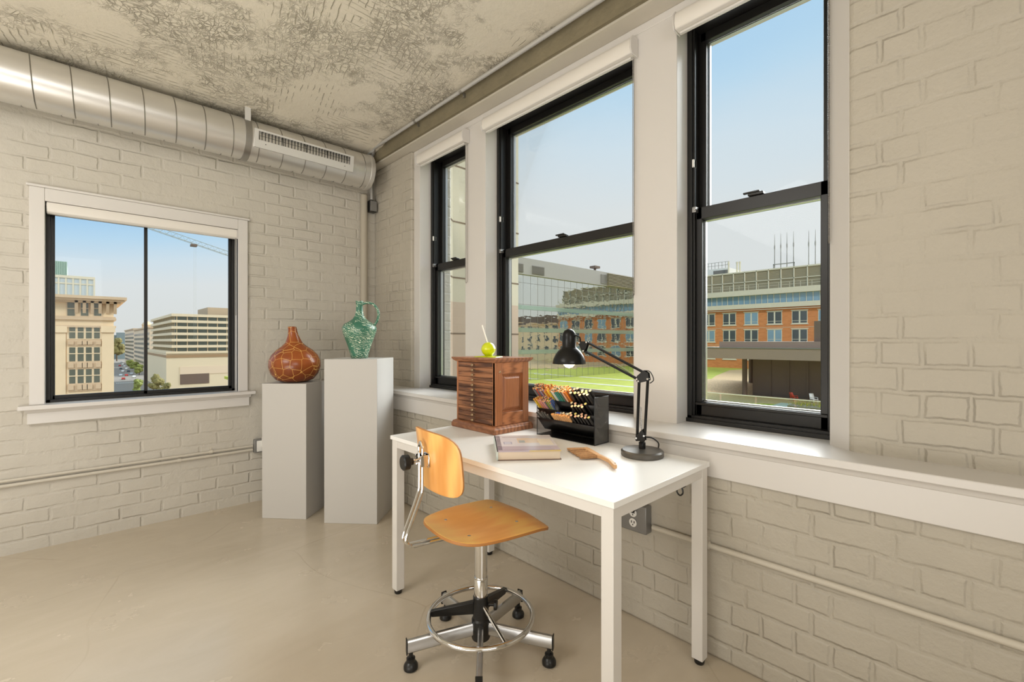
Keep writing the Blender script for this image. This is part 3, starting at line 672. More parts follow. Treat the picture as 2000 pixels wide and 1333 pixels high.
# ================================================================ BOOK
m, nt, bs = newmat('printed_cover'); t = NT(nt); co = objco(t)
s_ = t.n('SeparateXYZ'); t.l(co, s_.inputs[0]); X_, Y_ = s_.outputs[0], s_.outputs[1]
def rect(x0, x1, y0, y1):
    a_ = t.math('MULTIPLY', t.math('GREATER_THAN', X_, x0), t.math('LESS_THAN', X_, x1)); b2 = t.math('MULTIPLY', t.math('GREATER_THAN', Y_, y0), t.math('LESS_THAN', Y_, y1)); return t.math('MULTIPLY', a_, b2)
c_ = t.mix(t.noise(co, 12, 4), lin((232, 226, 224)), lin((206, 200, 205)))
c_ = t.mix(rect(-0.13, 0.14, -0.01, 0.085), c_, t.mix(t.noise(t.mapping(co, (1, 20, 1)), 3, 3), lin((206, 198, 210)), lin((170, 150, 150))))
for (r4_, cc) in (((-0.03, 0.06, 0.14, 0.23), (226, 196, 158)), ((-0.025, 0.0, 0.145, 0.19), (150, 176, 186)), ((-0.09, -0.055, 0.12, 0.165), (150, 150, 176)), ((-0.085, -0.06, 0.125, 0.16), (214, 216, 226)), ((-0.09, 0.13, 0.245, 0.255), (160, 145, 140)), ((0.055, 0.11, 0.1, 0.21), (246, 232, 205)), ((-0.117, -0.10, 0.02, 0.3), (84, 80, 96)), ((-0.1, 0.1, 0.02, 0.03), (158, 140, 148)), ((-0.09, 0.09, 0.05, 0.056), (184, 164, 160)), ((0.0, 0.13, 0.0, 0.014), (222, 190, 70))):
    c_ = t.mix(t.math('MULTIPLY', rect(*r4_), t.math('MULTIPLY_ADD', t.noise(co, 40, 2), 0.7, 0.35)), c_, lin(cc))
t.l(c_, bs.inputs['Base Color']); bs.inputs['Roughness'].default_value = 0.25
M['cover'] = m; M['spine'] = mat('book_spine', (196, 208, 204), 0.3, vary=0.15, vscale=30); M['backc'] = mat('book_back_cover', (112, 84, 72), 0.4)
fl, fr_ = atz(971.6, 901, DZT), atz(1096, 898.5, DZT); ang = math.atan2(fr_.y-fl.y, fr_.x-fl.x)
bk = thing('hardcover_book', 'thick hardcover book with a printed interior photo cover lying on the desk', 'book', ((fl.x+fr_.x)/2, (fl.y+fr_.y)/2, DZT+0.0005), ang)
hw = 0.122; L = 0.29; T = 0.034
MB().box(-hw, hw, 0, L, 0, 0.0025).build('back_cover', M['backc'], bk, bevel=0.0005)
MB().box(-hw, hw, 0, L, T-0.0025, T).build('front_cover', M['cover'], bk, bevel=0.0005)
MB().prism([(-hw, 0), (-hw+0.004, 0), (-hw+0.004, T), (-hw, T), (-hw-0.003, T*0.75), (-hw-0.003, T*0.25)], 0, L, 'y').build('spine', M['spine'], bk)
mb = MB().box(-hw+0.004, hw-0.004, 0.004, L-0.004, 0.0025, T-0.0025); mb.build('page_block', mat('page_block_edges', (222, 205, 184), 0.7), bk)

# ================================================================ BRUSH
h0, h1 = atz(1204, 913, DZT+0.01), atz(1143, 876, DZT+0.012)
dv = h0-h1; ang = math.atan2(dv.y, dv.x); Lh = dv.length
br = thing('bench_brush', 'wooden bench brush with brown bristles lying on the desk front', 'brush', (h1.x, h1.y, DZT+0.0005), ang)
# local x from head end to handle tip ; bristles on the side toward the viewer-left (-y after rotation)
pl = []
ctrl = [(0, 0.009), (0.02, 0.012), (0.10*Lh/0.26, 0.012), (0.45*Lh, 0.0095), (0.52*Lh, 0.0075), (0.72*Lh, 0.0075), (0.9*Lh, 0.009), (1.0*Lh, 0.0075)]
up = [(x, hw_+0.012*math.sin(x/Lh*6.0-2.5)*(x/Lh > 0.4)) for x, hw_ in ctrl]; dn = [(x, -hw_+0.012*math.sin(x/Lh*6.0-2.5)*(x/Lh > 0.4)) for x, hw_ in ctrl]
MB().prism(up+dn[::-1], 0.003, 0.017, 'z').build('wooden_handle', M['beech'], br, bevel=0.004, seg=3)
mb = MB(); Lb = 0.47*Lh
for i in range(210):
    x = 0.002+Lb*random.random(); z = 0.005+0.011*random.random()
    fan = (x/Lb-0.5)*0.02; ln_ = 0.062+random.uniform(-0.004, 0.004)
    mb.tube([(x, -0.008, z), (x+fan*0.5-0.006, -0.008-ln_*0.55, z*0.9), (x+fan-0.014+random.uniform(-.002, .002), -0.008-ln_, max(0.0015, z*0.75))], [0.0012, 0.0014, 0.0008], 4)
mb.build('bristles', M['bristle'], br)
MB().lathe([(0.0008, 0.0174), (0.003, 0.0174), (0.003, 0.0166)], (0.92*Lh, 0.006, 0), 12).build('hang_hole', M['dark'], br)

# ================================================================ DESK LAMP
lb = W((1254.3-CX)/FPX*1.786, 1.786); hd = W((1111.5-CX)/FPX*1.95, 1.95)
dirv = Vector((hd.x-lb.x, hd.y-lb.y, 0)); reach = dirv.length; ang = math.atan2(dirv.y, dirv.x)
lm = thing('desk_lamp', 'black balanced-arm desk lamp with lit bulb on a round grey base', 'lamp', (lb.x, lb.y, DZT+0.0005), ang)
MB().lathe([(0.079, 0), (0.0815, 0.003), (0.0815, 0.018), (0.076, 0.024), (0.03, 0.0275), (0.001, 0.028)], n=56).build('lamp_base', M['gunmetal'], lm)
MB().lathe([(0.013, 0.027), (0.013, 0.052), (0.009, 0.054), (0.009, 0.066)], n=20).lathe([(0.004, 0), (0.004, 0.014), (0.007, 0.014), (0.007, 0.022)], (0, 0, 0.042), 12, axis='y').build('swivel_hub', M['blackmetal'], lm)
def pl2(m_, poly, y0, y1): m_.prism(poly, y0, y1, 'y')
J1 = (0.010, 0.078); J2 = (-0.005, 0.305); J3 = (reach-0.062, 0.436)
mb = MB()
for y in (-0.012, 0.009): pl2(mb, [(-0.014, 0.06), (0.022, 0.056), (0.026, 0.068), (-0.002, 0.105), (-0.012, 0.088)], y, y+0.003)
mb.box(-0.008, 0.01, -0.009, 0.009, 0.06, 0.068)
jt = mb.build('lower_joint', M['blackmetal'], lm, bevel=0.001)
def bar(m_, a, b, y, w_=0.0055, r=0.0035):
    m_.tube([(a[0], y, a[1]), (b[0], y, b[1])], r, 8)
A1, A2 = (0.020, 0.068), (-0.010, 0.080); B1, B2 = (0.012, 0.292), (-0.022, 0.300)
for (a, b) in ((A1, B1), (A2, B2)):
    mb = MB(); bar(mb, a, b, -0.006, r=0.0042); bar(mb, a, b, 0.006, r=0.0042); mb.build('lower_arm', M['blackmetal'], lm)
mb = MB()
for y in (-0.013, 0.010): pl2(mb, [(-0.03, 0.296), (-0.026, 0.325), (-0.008, 0.335), (0.018, 0.312), (0.02, 0.292), (0.012, 0.284)], y, y+0.003)
mb.build('elbow_plate', M['blackmetal'], lm, bevel=0.001)
U1, U2 = (0.016, 0.298), (-0.002, 0.328)
V1, V2 = (J3[0]-0.008, J3[1]-0.028), (J3[0]-0.022, J3[1]+0.008)
for (a, b) in ((U1, V1), (U2, V2)):
    mb = MB(); bar(mb, a, b, -0.0065, r=0.0042); bar(mb, a, b, 0.0065, r=0.0042); mb.build('upper_arm', M['blackmetal'], lm)
mb = MB()
for y in (-0.013, 0.010): pl2(mb, [(V1[0]-0.004, V1[1]-0.006), (V2[0]-0.008, V2[1]+0.004), (J3[0]+0.012, J3[1]+0.012), (J3[0]+0.014, J3[1]+0.002), (V1[0]+0.006, V1[1]-0.004)], y, y+0.003)
mb.build('head_joint', M['blackmetal'], lm, bevel=0.001)
def spring(m_, a, b, r=0.0035, turns=22):
    n_ = turns*6; pts = []
    A, B = Vector((a[0], 0, a[1])), Vector((b[0], 0, b[1])); t_ = (B-A).normalized(); s1 = Vector((0, 1, 0)); s2 = t_.cross(s1)
    for i in range(n_+1):
        k = 2*math.pi*i/6; pts.append(A+(B-A)*(i/n_)+s1*math.cos(k)*r+s2*math.sin(k)*r)
    m_.tube(pts, 0.0008, 4)
for a, b in (((0.003, 0.1), (0.005, 0.19)), ((0.04, 0.318), (0.105, 0.356))): mb = MB(); spring(mb, a, b); mb.build('spring', M['chrome'], lm)
for (x, z) in (A1, A2, B1, (0.018, 0.3), (-0.024, 0.302), V1, V2, (J3[0]+0.01, J3[1]+0.006)):
    MB().lathe([(0.0035, -0.0145), (0.0035, 0.0145)], (x, 0, z), 10, axis='y').build('rivet', M['chrome'], lm)
shx = reach
mb = MB().tube(smoothpath([(J3[0]+0.01, 0, J3[1]+0.008), (J3[0]+0.012, 0, J3[1]+0.026), (J3[0]+0.022, 0, J3[1]+0.034), (shx-0.024, 0, J3[1]+0.038)], 5), 0.0035, 8)
mb.build('head_bracket', M['blackmetal'], lm)
sz = 1.102-DZT
prof = [(0.0705, 0), (0.071, 0.002), (0.068, 0.018), (0.060, 0.036), (0.048, 0.054), (0.034, 0.067), (0.0295, 0.072), (0.0295, 0.115), (0.027, 0.130), (0.020, 0.142), (0.008, 0.149), (0.0005, 0.150)]
inner = [(0.0005, 0.147), (0.026, 0.12), (0.027, 0.073), (0.046, 0.052), (0.066, 0.018), (0.069, 0.0)]
MB().lathe(inner+prof, (shx, 0, sz), 48).build('lamp_shade', M['blackmetal'], lm, smooth=50)
MB().lathe([(0.0005, -0.018), (0.015, -0.014), (0.025, -0.003), (0.028, 0.012), (0.024, 0.03), (0.014, 0.045), (0.012, 0.06), (0.0005, 0.062)], (shx, 0, sz), 28).build('bulb', M['bulb'], lm, smooth=60)
# cord (drops behind the desk)
cl = [(-0.012, -0.004, 0.072), (-0.035, -0.014, 0.07), (-0.05, -0.05, 0.045), (-0.04, -0.085, 0.012)]
MB().tube(smoothpath(cl, 6), 0.0028, 8).build('lamp_cord', M['plastic'], lm)
MB().tube(smoothpath([(-0.006, 0.0, 0.333), (-0.03, -0.0, 0.33), (-0.044, 0.0, 0.3), (-0.03, 0, 0.285)], 6), 0.002, 8).build('lamp_cord', M['plastic'], lm)
pl_ = bpy.data.lights.new('lamp_glow', 'POINT'); pl_.energy = 1.2; pl_.color = (1, 0.82, 0.6); pl_.shadow_soft_size = 0.03
lo = bpy.data.objects.new('lamp_glow', pl_); C.objects.link(lo); lo.parent = lm; lo.location = (shx, 0, sz-0.03)

# ================================================================ PEN ORGANISER
OX0, OX1, OY0, OY1, OZ = 1.598, 1.700, 1.166, 1.502, DZT+0.0008
og = thing('desk_organiser', 'black wire mesh tiered organiser full of pencils and markers', 'organiser', (OX0, OY0, OZ))
ow, od, oh = OY1-OY0, OX1-OX0, 0.206
for nm, y in (('side_panel', 0.0), ('side_panel', ow)):
    mb = MB().box(0, od, y-0.0006, y+0.0006, 0, oh if y == 0 else oh)
    sp_ = mb.build(nm, M['wire'], og)
    top = oh
    MB().tube([(0, y, 0.0), (0, y, top), (od, y, top), (od, y, 0.0)], 0.0018, 6).tube([(0, y, 0.0018), (od, y, 0.0018)], 0.0018, 6).build('panel_rim', M['plastic'], sp_)
MB().box(0, od, 0, ow, 0.001, 0.003).build('bottom_tray', M['plastic'], og)
MB().box(od-0.0015, od, 0, ow, 0.001, oh).build('back_panel', M['wireF'], og)
tiers = [0.082, 0.128, 0.172]
for z in tiers:
    mb = MB().add([(0.0, 0.002, z), (0.0, ow-0.002, z), (0.052, ow-0.002, z-0.060), (0.052, 0.002, z-0.060)], [(0, 1, 2, 3)])
    tr = mb.build('tray_plate', M['plastic'], og, solid=0.0014)
    MB().tube([(0, 0.002, z), (0, ow-0.002, z)], 0.0016, 6).build('tray_rim', M['plastic'], tr)
    MB().add([(0.052, 0.002, z-0.060), (0.052, ow-0.002, z-0.060), (od-0.002, ow-0.002, z-0.020), (od-0.002, 0.002, z-0.020)], [(0, 1, 2, 3)]).build('tray_floor', M['plastic'], tr, solid=0.0014)
for y in (ow*0.36, ow*0.66):
    MB().add([(0, y, tiers[0]), (0.052, y, tiers[0]-0.06), (od-0.003, y, tiers[0]-0.02), (od-0.003, y, oh-0.01), (0.0, y, tiers[2]+0.004)], [(0, 1, 2, 3, 4)]).build('divider', M['plastic'], og, solid=0.0012)
# pencils and markers: local direction in the X/Z plane leaning out to the room
def pen_mesh(name, r, L_, body, end, n=6, capr=None):
    mb_ = MB()
    mb_.lathe([(r*0.7, 0), (r, 0.001), (r, L_-0.0012)], n=n, mi=0)
    mb_.lathe([(r, L_-0.0012), (r*0.98, L_), (r*0.35, L_+0.0001), (0.0002, L_+0.0001)], n=n, mi=1)
    o_ = mb_.build(name, [body, end]); return o_
wend = mat('pencil_end_wood', (224, 160, 96), 0.6); 
cols = {'orange': (222, 130, 50), 'yellow': (224, 186, 60), 'red': (190, 70, 60), 'pink': (210, 150, 150), 'teal': (70, 140, 130), 'grey': (120, 118, 120), 'brown': (140, 90, 60), 'lilac': (160, 140, 170), 'lime': (170, 180, 50), 'blue': (90, 110, 160), 'white': (220, 215, 205), 'green': (50, 110, 80)}
cmat = {k: mat('pencil_'+k, v, 0.35) for k, v in cols.items()}
endm = [wend, mat('pencil_end_cut_dark', (196, 116, 62), 0.6), mat('pencil_end_pale', (238, 196, 140), 0.6)]
LEAN = R(-43)
protos = {}
def place_pen(key, mk, p, name, label, cat, group, jitter=0.03, L_=0.16):
    if key not in protos: o_ = mk(); protos[key] = o_
    else:
        o_ = protos[key].copy(); C.objects.link(o_)
    ja, jb_ = random.uniform(-jitter, jitter), random.uniform(-jitter, jitter)
    o_.rotation_euler = (ja, LEAN+jb_, random.uniform(-0.02, 0.02))
    o_.location = p; tag(o_, label, cat, group); return o_
def fill(y0, y1, ztier, nrow, ncol, kind, comp, L_, r, names=None, lift=0.0):
    """rows stacked perpendicular to the lean direction; base points lie on the tray"""
    dx, dz = math.sin(-LEAN), math.cos(LEAN)     # axis = (-dx, 0, dz)
    for i in range(nrow):
        for j in range(ncol):
            y = OY0+y0+(y1-y0)*(j+0.5+(0.25 if i % 2 else -0.25))/ncol
            # perpendicular up-normal of axis in XZ plane: (dz,0,dx)
            off = 0.002+r*(1+1.9*i)
            ex, ez = OX0+0.0, OZ+ztier                      # rim point
            sl = L_*(0.80 if kind == 'pencil' else 0.9)+lift+random.uniform(-0.008, 0.008)
            out = 0.036+lift+random.uniform(-0.007, 0.007)
            tip = Vector((ex-dx*out+dz*off, y, ez+dz*out+dx*off))
            base = tip-Vector((-dx, 0, dz))*L_
            yield i, j, base
# top left and middle left compartments: coloured pencils (end grain outwards)
seqT = ['grey', 'red', 'grey', 'lilac', 'brown', 'orange', 'yellow', 'brown', 'white', 'teal', 'teal', 'green', 'white', 'brown', 'orange']
def colour_at(f, seq):
    return seq[min(len(seq)-1, max(0, int(f*len(seq)+random.uniform(-1.2, 1.2))))]
r_p = 0.0032
def pencils(y0, y1, zt_, nrow, ncol, seq, comp, L_=0.10, lift=0.0):
    for i, j, base in fill(y0, y1, zt_, nrow, ncol, 'pencil', comp, L_, r_p, lift=lift):
        c = colour_at(1-(j+0.5)/ncol, seq); e = random.randrange(3)
        place_pen(('p', c, e, L_), lambda: pen_mesh('pencil', r_p, L_, cmat[c], endm[e]), base, 'pencil', '%s coloured pencil among many in the %s compartment of the mesh organiser' % (c, comp), 'pencil', '%s pencils in the %s compartment' % (c, comp), 0.02)
pencils(0.124, ow-0.004, tiers[2], 7, 27, seqT, 'top left', 0.10, 0.026)
pencils(ow*0.66+0.003, ow-0.004, tiers[1], 5, 13, ['yellow', 'yellow', 'orange', 'pink', 'pink', 'grey', 'lilac', 'lime', 'blue'], 'middle left', 0.10, 0.016)
# markers with pale round ends, right hand compartments
mk_body = mat('marker_body_black', (26, 24, 24), 0.25); mk_end = [mat('marker_end_cream', (226, 206, 160), 0.4), mat('marker_end_yellow', (218, 204, 120), 0.4), mat('marker_end_pink', (214, 170, 140), 0.4)]
mname = ['cream', 'yellow', 'pink']
for zt_, comp, nr, nc in ((tiers[2], 'top right', 3, 5), (tiers[1], 'middle right', 2, 6), (tiers[0], 'bottom right', 2, 6)):
    for i, j, base in fill(0.006, ow*0.35, zt_, nr, nc, 'marker', comp, 0.10, 0.0062, lift=0.024 if comp == 'top right' else 0.008):
        if random.random() < 0.12: continue
        e = random.randrange(3)
        place_pen(('m', e), lambda: pen_mesh('marker', 0.0062, 0.10, mk_body, mk_end[e], 14), base, 'marker', 'black marker with a %s end in the %s compartment of the mesh organiser' % (mname[e], comp), 'marker', '%s ended markers in the %s compartment' % (mname[e], comp), 0.03)
# bottom middle: natural wood thick pencils, and short blue/green/grey capped ones above
nat = mat('natural_wood', (222, 172, 118), 0.45)
for i, j, base in fill(ow*0.37, ow*0.70, tiers[0], 1, 9, 'pencil', '', 0.09, 0.0056):
    place_pen(('n',), lambda: pen_mesh('thick_pencil', 0.0056, 0.09, nat, wend, 12), base, 'thick_pencil', 'thick natural wood pencil in the bottom middle compartment of the mesh organiser', 'pencil', 'thick natural wood pencils in the bottom row', 0.02)
capm = {'blue': mat('cap_blue', (60, 90, 170), 0.4), 'grey': mat('cap_grey', (150, 150, 140), 0.4), 'cream': mat('cap_cream', (214, 206, 176), 0.4)}
q_ = list(fill(ow*0.37, ow*0.64, tiers[0], 2, 7, 'pencil', '', 0.09, 0.0056))
for i, j, base in q_:
    if i == 0: continue
    c = ['cream', 'grey', 'cream', 'grey', 'blue', 'blue', 'grey'][j]
    place_pen(('c', c), lambda: pen_mesh('capped_pen', 0.0056, 0.09, nat, capm[c], 12), base, 'capped_pen', 'pen with a round %s end above the thick pencils in the mesh organiser' % c, 'pen', '%s ended pens' % c, 0.02)
# flat ribbed erasing tools lying in the left end of the bottom tray
gm = mat('grey_handle', (110, 108, 104), 0.4, 0.6)
for i, j, base in fill(ow*0.76, ow*0.98, tiers[0], 1, 6, 'pencil', '', 0.09, 0.0045):
    place_pen(('s',), lambda: pen_mesh('modelling_tool', 0.0045, 0.09, gm, gm, 10), base, 'modelling_tool', 'slim grey tool lying at the left end of the bottom tray of the organiser', 'tool', 'slim grey tools in the bottom tray', 0.04)

# ================================================================ STOOL
cs = W(-0.120, 1.758); 
st = thing('drafting_chair', 'plywood drafting chair with chrome foot ring and five-star base at the desk', 'chair', (cs.x, cs.y, 0), R(-8.0))
# local +x is forward. camera-space angle -> local angle
def cam2loc(aDeg):   # angle in (lat,dep) frame -> world -> local
    v = W(math.cos(R(aDeg)), math.sin(R(aDeg))); return math.atan2(v.y, v.x)-R(-8.0)
for k in range(5):
    a = cam2loc(-15.4+72*k); Mx = Matrix.Rotation(a, 4, 'Z')
    mb = MB(); n = 8
    def lv(x, y, z): return Mx @ Vector((x, y, z))
    secs = []
    for x in (0.028, 0.09, 0.18, 0.28):
        zc = 0.085+0.012*(1-(x/0.28)); hh = 0.024; ww = 0.0105
        ring = [lv(x, ww*sx_, zc+hh*sz_) for sx_, sz_ in ((-1, -.8), (-.6, -1), (.6, -1), (1, -.8), (1, .7), (.5, 1), (-.5, 1), (-1, .7))]
        secs += ring
    fs = []
    for i in range(3):
        for q in range(8): fs.append((i*8+q, i*8+(q+1) % 8, (i+1)*8+(q+1) % 8, (i+1)*8+q))
    fs += [tuple(range(8)), tuple(24+q for q in range(8))]
    lg = mb.add(secs, fs).build('base_leg', M['alu'] if k != 9 else M['chrome'], st, smooth=40, bevel=0.001)
    MB().box(0.28, 0.284, -0.012, 0.012, 0.060, 0.111, 0, Mx).build('end_cap', M['plastic'], lg)
    c0 = Mx @ Vector((0.267, 0, 0))
    MB().lathe([(0.02, 0), (0.026, 0.004), (0.026, 0.016), (0.02, 0.026), (0.016, 0.03), (0.016, 0.042), (0.008, 0.045), (0.008, 0.064)], (c0.x, c0.y, 0), 20).build('foot_glide', M['plastic'], lg)
MB().lathe([(0.034, 0.055), (0.036, 0.06), (0.036, 0.128), (0.03, 0.134), (0.03, 0.215), (0.026, 0.22)], n=28).build('hub', M['plastic'], st)
MB().lathe([(0.0265, 0.2), (0.0265, 0.285), (0.0255, 0.287)], n=32).lathe([(0.0245, 0.285), (0.0245, 0.462)], n=32).lathe([(0.0268, 0.286), (0.0275, 0.289), (0.0268, 0.292)], n=32).build('gas_column', M['chrome'], st)
MB().lathe([(0.018, 0.46), (0.02, 0.485)], n=20).box(-0.10, 0.10, -0.075, 0.075, 0.482, 0.487).build('seat_plate', M['plastic'], st)
rg = [(0.2*math.cos(2*math.pi*k/64), 0.2*math.sin(2*math.pi*k/64), 0.142) for k in range(64)]
ro = MB().tube(rg, 0.0095, 12, closed=True).build('foot_ring', M['chrome'], st)
for k, aa in enumerate((178, 62, -60)):
    Mx = Matrix.Rotation(cam2loc(aa), 4, 'Z')
    if k < 2:
        vs = [Mx @ Vector(p) for p in ((0.028, -0.004, 0.145), (0.028, 0.004, 0.145), (0.192, 0.004, 0.130), (0.192, -0.004, 0.130), (0.028, -0.013, 0.195), (0.028, 0.013, 0.195), (0.196, 0.008, 0.155), (0.196, -0.008, 0.155))]
        MB().add(vs, [(0, 3, 2, 1), (4, 5, 6, 7), (0, 1, 5, 4), (1, 2, 6, 5), (2, 3, 7, 6), (3, 0, 4, 7)]).build('ring_spoke', M['plastic'], ro, bevel=0.002)
    else:
        MB().tube([Mx @ Vector((0.025, 0, 0.185)), Mx @ Vector((0.195, 0, 0.142))], 0.007, 10).build('ring_spoke', M['chrome'], ro)
Mx = Matrix.Rotation(cam2loc(-8), 4, 'Z')
mb = MB().tube([Mx @ Vector((0.028, 0, 0.185)), Mx @ Vector((0.052, 0, 0.185))], 0.006, 10)
mb.tube([Mx @ Vector((0.052, 0, 0.185)), Mx @ Vector((0.064, 0, 0.185))], 0.019, 8); mb.build('ring_knob', M['plastic'], st, bevel=0.002)
# seat: dished plywood with waterfall front
def seat_z(f, s):
    z = 0.503 + 0.10*s*s*1.6 - 0.012*math.exp(-((f+0.03)/0.12)**2)*math.exp(-(s/0.13)**2)
    if f > 0.13: z -= ((f-0.13)/0.085)**2*0.022
    if f < -0.10: z += ((-0.10-f)/0.10)**2*0.012
    z += 0.006*math.cos(s*16)*max(0, f)/0.2 - 0.10*s*s*1.2
    return z
NR, NA = 18, 72
vs = [(0, 0, seat_z(0, 0))]; fs = []
for i in range(1, NR+1):
    for k in range(NA):
        a = 2*math.pi*k/NA; c_, s_ = math.cos(a), math.sin(a)
        n_ = 3.2 if c_ < 0 else 7.0
        rad = (abs(c_)**n_+abs(s_)**n_)**(-1/n_)
        f = rad*c_*i/NR; s2 = rad*s_*i/NR
        f_ = f*(0.205 if f < 0 else 0.212)+0.0; w2 = 0.193+0.0*f
        if f < 0: w2 = 0.193-0.02*(-f)
        vs.append((f_, s2*w2, seat_z(f_, s2*w2)))
for k in range(NA): fs.append((0, 1+k, 1+(k+1) % NA))
for i in range(NR-1):
    for k in range(NA): fs.append((1+i*NA+k, 1+(i+1)*NA+k, 1+(i+1)*NA+(k+1) % NA, 1+i*NA+(k+1) % NA))
def two_face(o_, t_):
    o_.modifiers.new('thick', 'SOLIDIFY'); o_.modifiers[-1].thickness = t_; o_.modifiers[-1].offset = 0; o_.modifiers[-1].material_offset_rim = 1
    md = o_.modifiers.new('bevel', 'BEVEL'); md.width = 0.002; md.segments = 2; md.limit_method = 'ANGLE'; md.angle_limit = R(50)
so = MB().add(vs, fs).build('seat', [M['ply'], M['plyedge']], st, smooth=60); two_face(so, 0.011)
for fx2, sy2 in ((-0.105, 0.09), (0.105, 0.09), (0.105, -0.09), (-0.105, -0.09)):
    MB().lathe([(0.006, -0.001), (0.006, 0.0012), (0.003, 0.0018), (0.0003, 0.0006)], (fx2, sy2, seat_z(fx2, sy2)+0.0058), 14).build('screw', M['chrome'], so)
# backrest
vs = []; fs = []; NU, NV = 26, 20
def bpos(u, v):   # u side -1..1, v 0..1
    s_ = u*0.172; z = 0.658+0.215*v+0.01*(1-u*u)
    f = -0.222+1.55*s_*s_-0.02*(v-0.5)-0.01*(v-0.5)**2
    return (f, s_, z)
for i in range(1, 13):
    for k in range(64):
        a = 2*math.pi*k/64; c_, s_ = math.cos(a), math.sin(a); n_ = 5.0
        rad = (abs(c_)**n_+abs(s_)**n_)**(-1/n_)*i/12
        vs.append(bpos(rad*c_, 0.5+0.5*rad*s_))
vs.append(bpos(0, 0.5)); cidx = len(vs)-1
for k in range(64): fs.append((cidx, k, (k+1) % 64))
for i in range(11):
    for k in range(64): fs.append((i*64+k, (i+1)*64+k, (i+1)*64+(k+1) % 64, i*64+(k+1) % 64))
bo = MB().add(vs, fs).build('backrest', [M['plyback'], M['plyedge']], st, smooth=60); two_face(bo, 0.010)
fb = bpos(0, 0.5)[0]
mb = MB().box(fb-0.009, fb-0.006, -0.026, 0.026, 0.752, 0.802).box(fb-0.04, fb-0.009, -0.024, -0.021, 0.758, 0.798).box(fb-0.04, fb-0.009, 0.021, 0.024, 0.758, 0.798)
mb.build('back_bracket', M['chrome'], st, bevel=0.003)
mb = MB()
for s_ in (-0.013, 0.013):
    mb.tube(smoothpath([(fb-0.028, s_, 0.80), (fb-0.028, s_, 0.70), (fb-0.032, s_, 0.66), (fb-0.062, s_, 0.585), (fb-0.085, s_, 0.53), (fb-0.088, s_, 0.507), (fb-0.072, s_, 0.49), (fb-0.045, s_, 0.485), (-0.06, s_, 0.479)], 6), 0.0055, 10)
mb.tube(smoothpath([(fb-0.028, -0.013, 0.80), (fb-0.028, -0.014, 0.825), (fb-0.028, 0, 0.842), (fb-0.028, 0.014, 0.825), (fb-0.028, 0.013, 0.80)], 6), 0.0055, 10)
mb.build('back_tube', M['chrome'], st)
mb = MB().tube([(fb-0.02, 0, 0.778), (fb-0.066, 0, 0.778)], 0.007, 12); mb.build('knob_stem', M['chrome'], st)
mb = MB().tube([(fb-0.058, 0, 0.778), (fb-0.07, 0, 0.778), (fb-0.074, 0, 0.778), (fb-0.094, 0, 0.778), (fb-0.098, 0, 0.778)], [0.012, 0.013, 0.026, 0.027, 0.022], 20); mb.build('back_knob', M['plastic'], st, bevel=0.001)
la = cam2loc(-20); Mx = Matrix.Rotation(la, 4, 'Z')
lv_ = MB().tube([Mx @ Vector((0.03, 0.03, 0.478)), Mx @ Vector((0.075, 0.03, 0.455))], 0.004, 8)
pd = [(0.06, 0.02), (0.085, 0.012), (0.115, 0.02), (0.12, 0.03), (0.115, 0.04), (0.085, 0.048), (0.06, 0.04)]
vs = [Mx @ Vector((x-0.015, y, 0.446-(x-0.06)*0.25)) for x, y in pd]+[Mx @ Vector((x-0.015, y, 0.457-(x-0.06)*0.35)) for x, y in pd]
n = len(pd); lv_.add(vs, [tuple(range(n)), tuple(range(2*n-1, n-1, -1))]+[(i, n+i, n+(i+1) % n, (i+1) % n) for i in range(n)])
lv_.build('height_lever', M['plastic'], st, bevel=0.001)
# ================================================================ EXTERIOR
GZ = -2.8
E = {}
E['stone'] = mat('limestone', (206, 196, 172), 0.8, vary=0.08, vscale=3)
E['stone_pink'] = mat('limestone_screen_tint', (196, 172, 150), 0.8, vary=0.08, vscale=3)  # same limestone, with the window screen's pinkish cast put into the colour
E['joint'] = mat('stone_joint', (120, 100, 80), 0.9)
E['grass'] = mat('lawn_grass', (178, 182, 70), 0.9, vary=0.3, vscale=1.2, bump=0.5, bscale=8)
E['path'] = mat('pale_paving', (210, 205, 190), 0.8)
def brickfar():
    m, nt, b = newmat('orange_brick'); t = NT(nt); co = t.swz(objco(t), 'xz0')
    br = t.n('TexBrick'); br.inputs['Scale'].default_value = 1; br.inputs['Brick Width'].default_value = 0.5; br.inputs['Row Height'].default_value = 0.17; br.inputs['Mortar Size'].default_value = 0.012
    br.inputs['Color1'].default_value = lin((218, 142, 84)); br.inputs['Color2'].default_value = lin((196, 120, 68)); br.inputs['Mortar'].default_value = lin((205, 150, 104)); t.l(co, br.inputs['Vector'])
    t.l(t.mix(0.35, br.outputs['Color'], t.mix(t.noise(objco(t), 1.2, 4), lin((214, 140, 82)), lin((200, 122, 70)))), b.inputs['Base Color']); b.inputs['Roughness'].default_value = 0.85; return m
E['brick'] = brickfar()
E['conc'] = mat('pale_concrete', (216, 206, 180), 0.85, vary=0.06)
E['louver'] = mat('beige_louvre', (206, 192, 160), 0.7)
E['louver_dark'] = mat('beige_louvre_dark', (160, 148, 122), 0.7)  # darker beige for the louvre slats
E['blue_glass'] = mat('blue_window_glass', (126, 156, 172), 0.12, vary=0.3, vscale=0.35, spec=0.8)
E['dark_glass'] = mat('dark_window_glass', (66, 74, 76), 0.08, vary=0.4, vscale=0.4, spec=0.8)
E['winframe'] = mat('cream_window_frame', (216, 208, 184), 0.6)
E['brown'] = mat('brown_metal_cladding', (150, 126, 108), 0.6, vary=0.06)
E['brown_dark'] = mat('brown_cladding_dark', (112, 92, 78), 0.7, vary=0.08, vscale=2)  # darker brown for panels, columns and roof box
E['gravel'] = mat('gravel', (214, 178, 130), 0.9, vary=0.5, vscale=9)
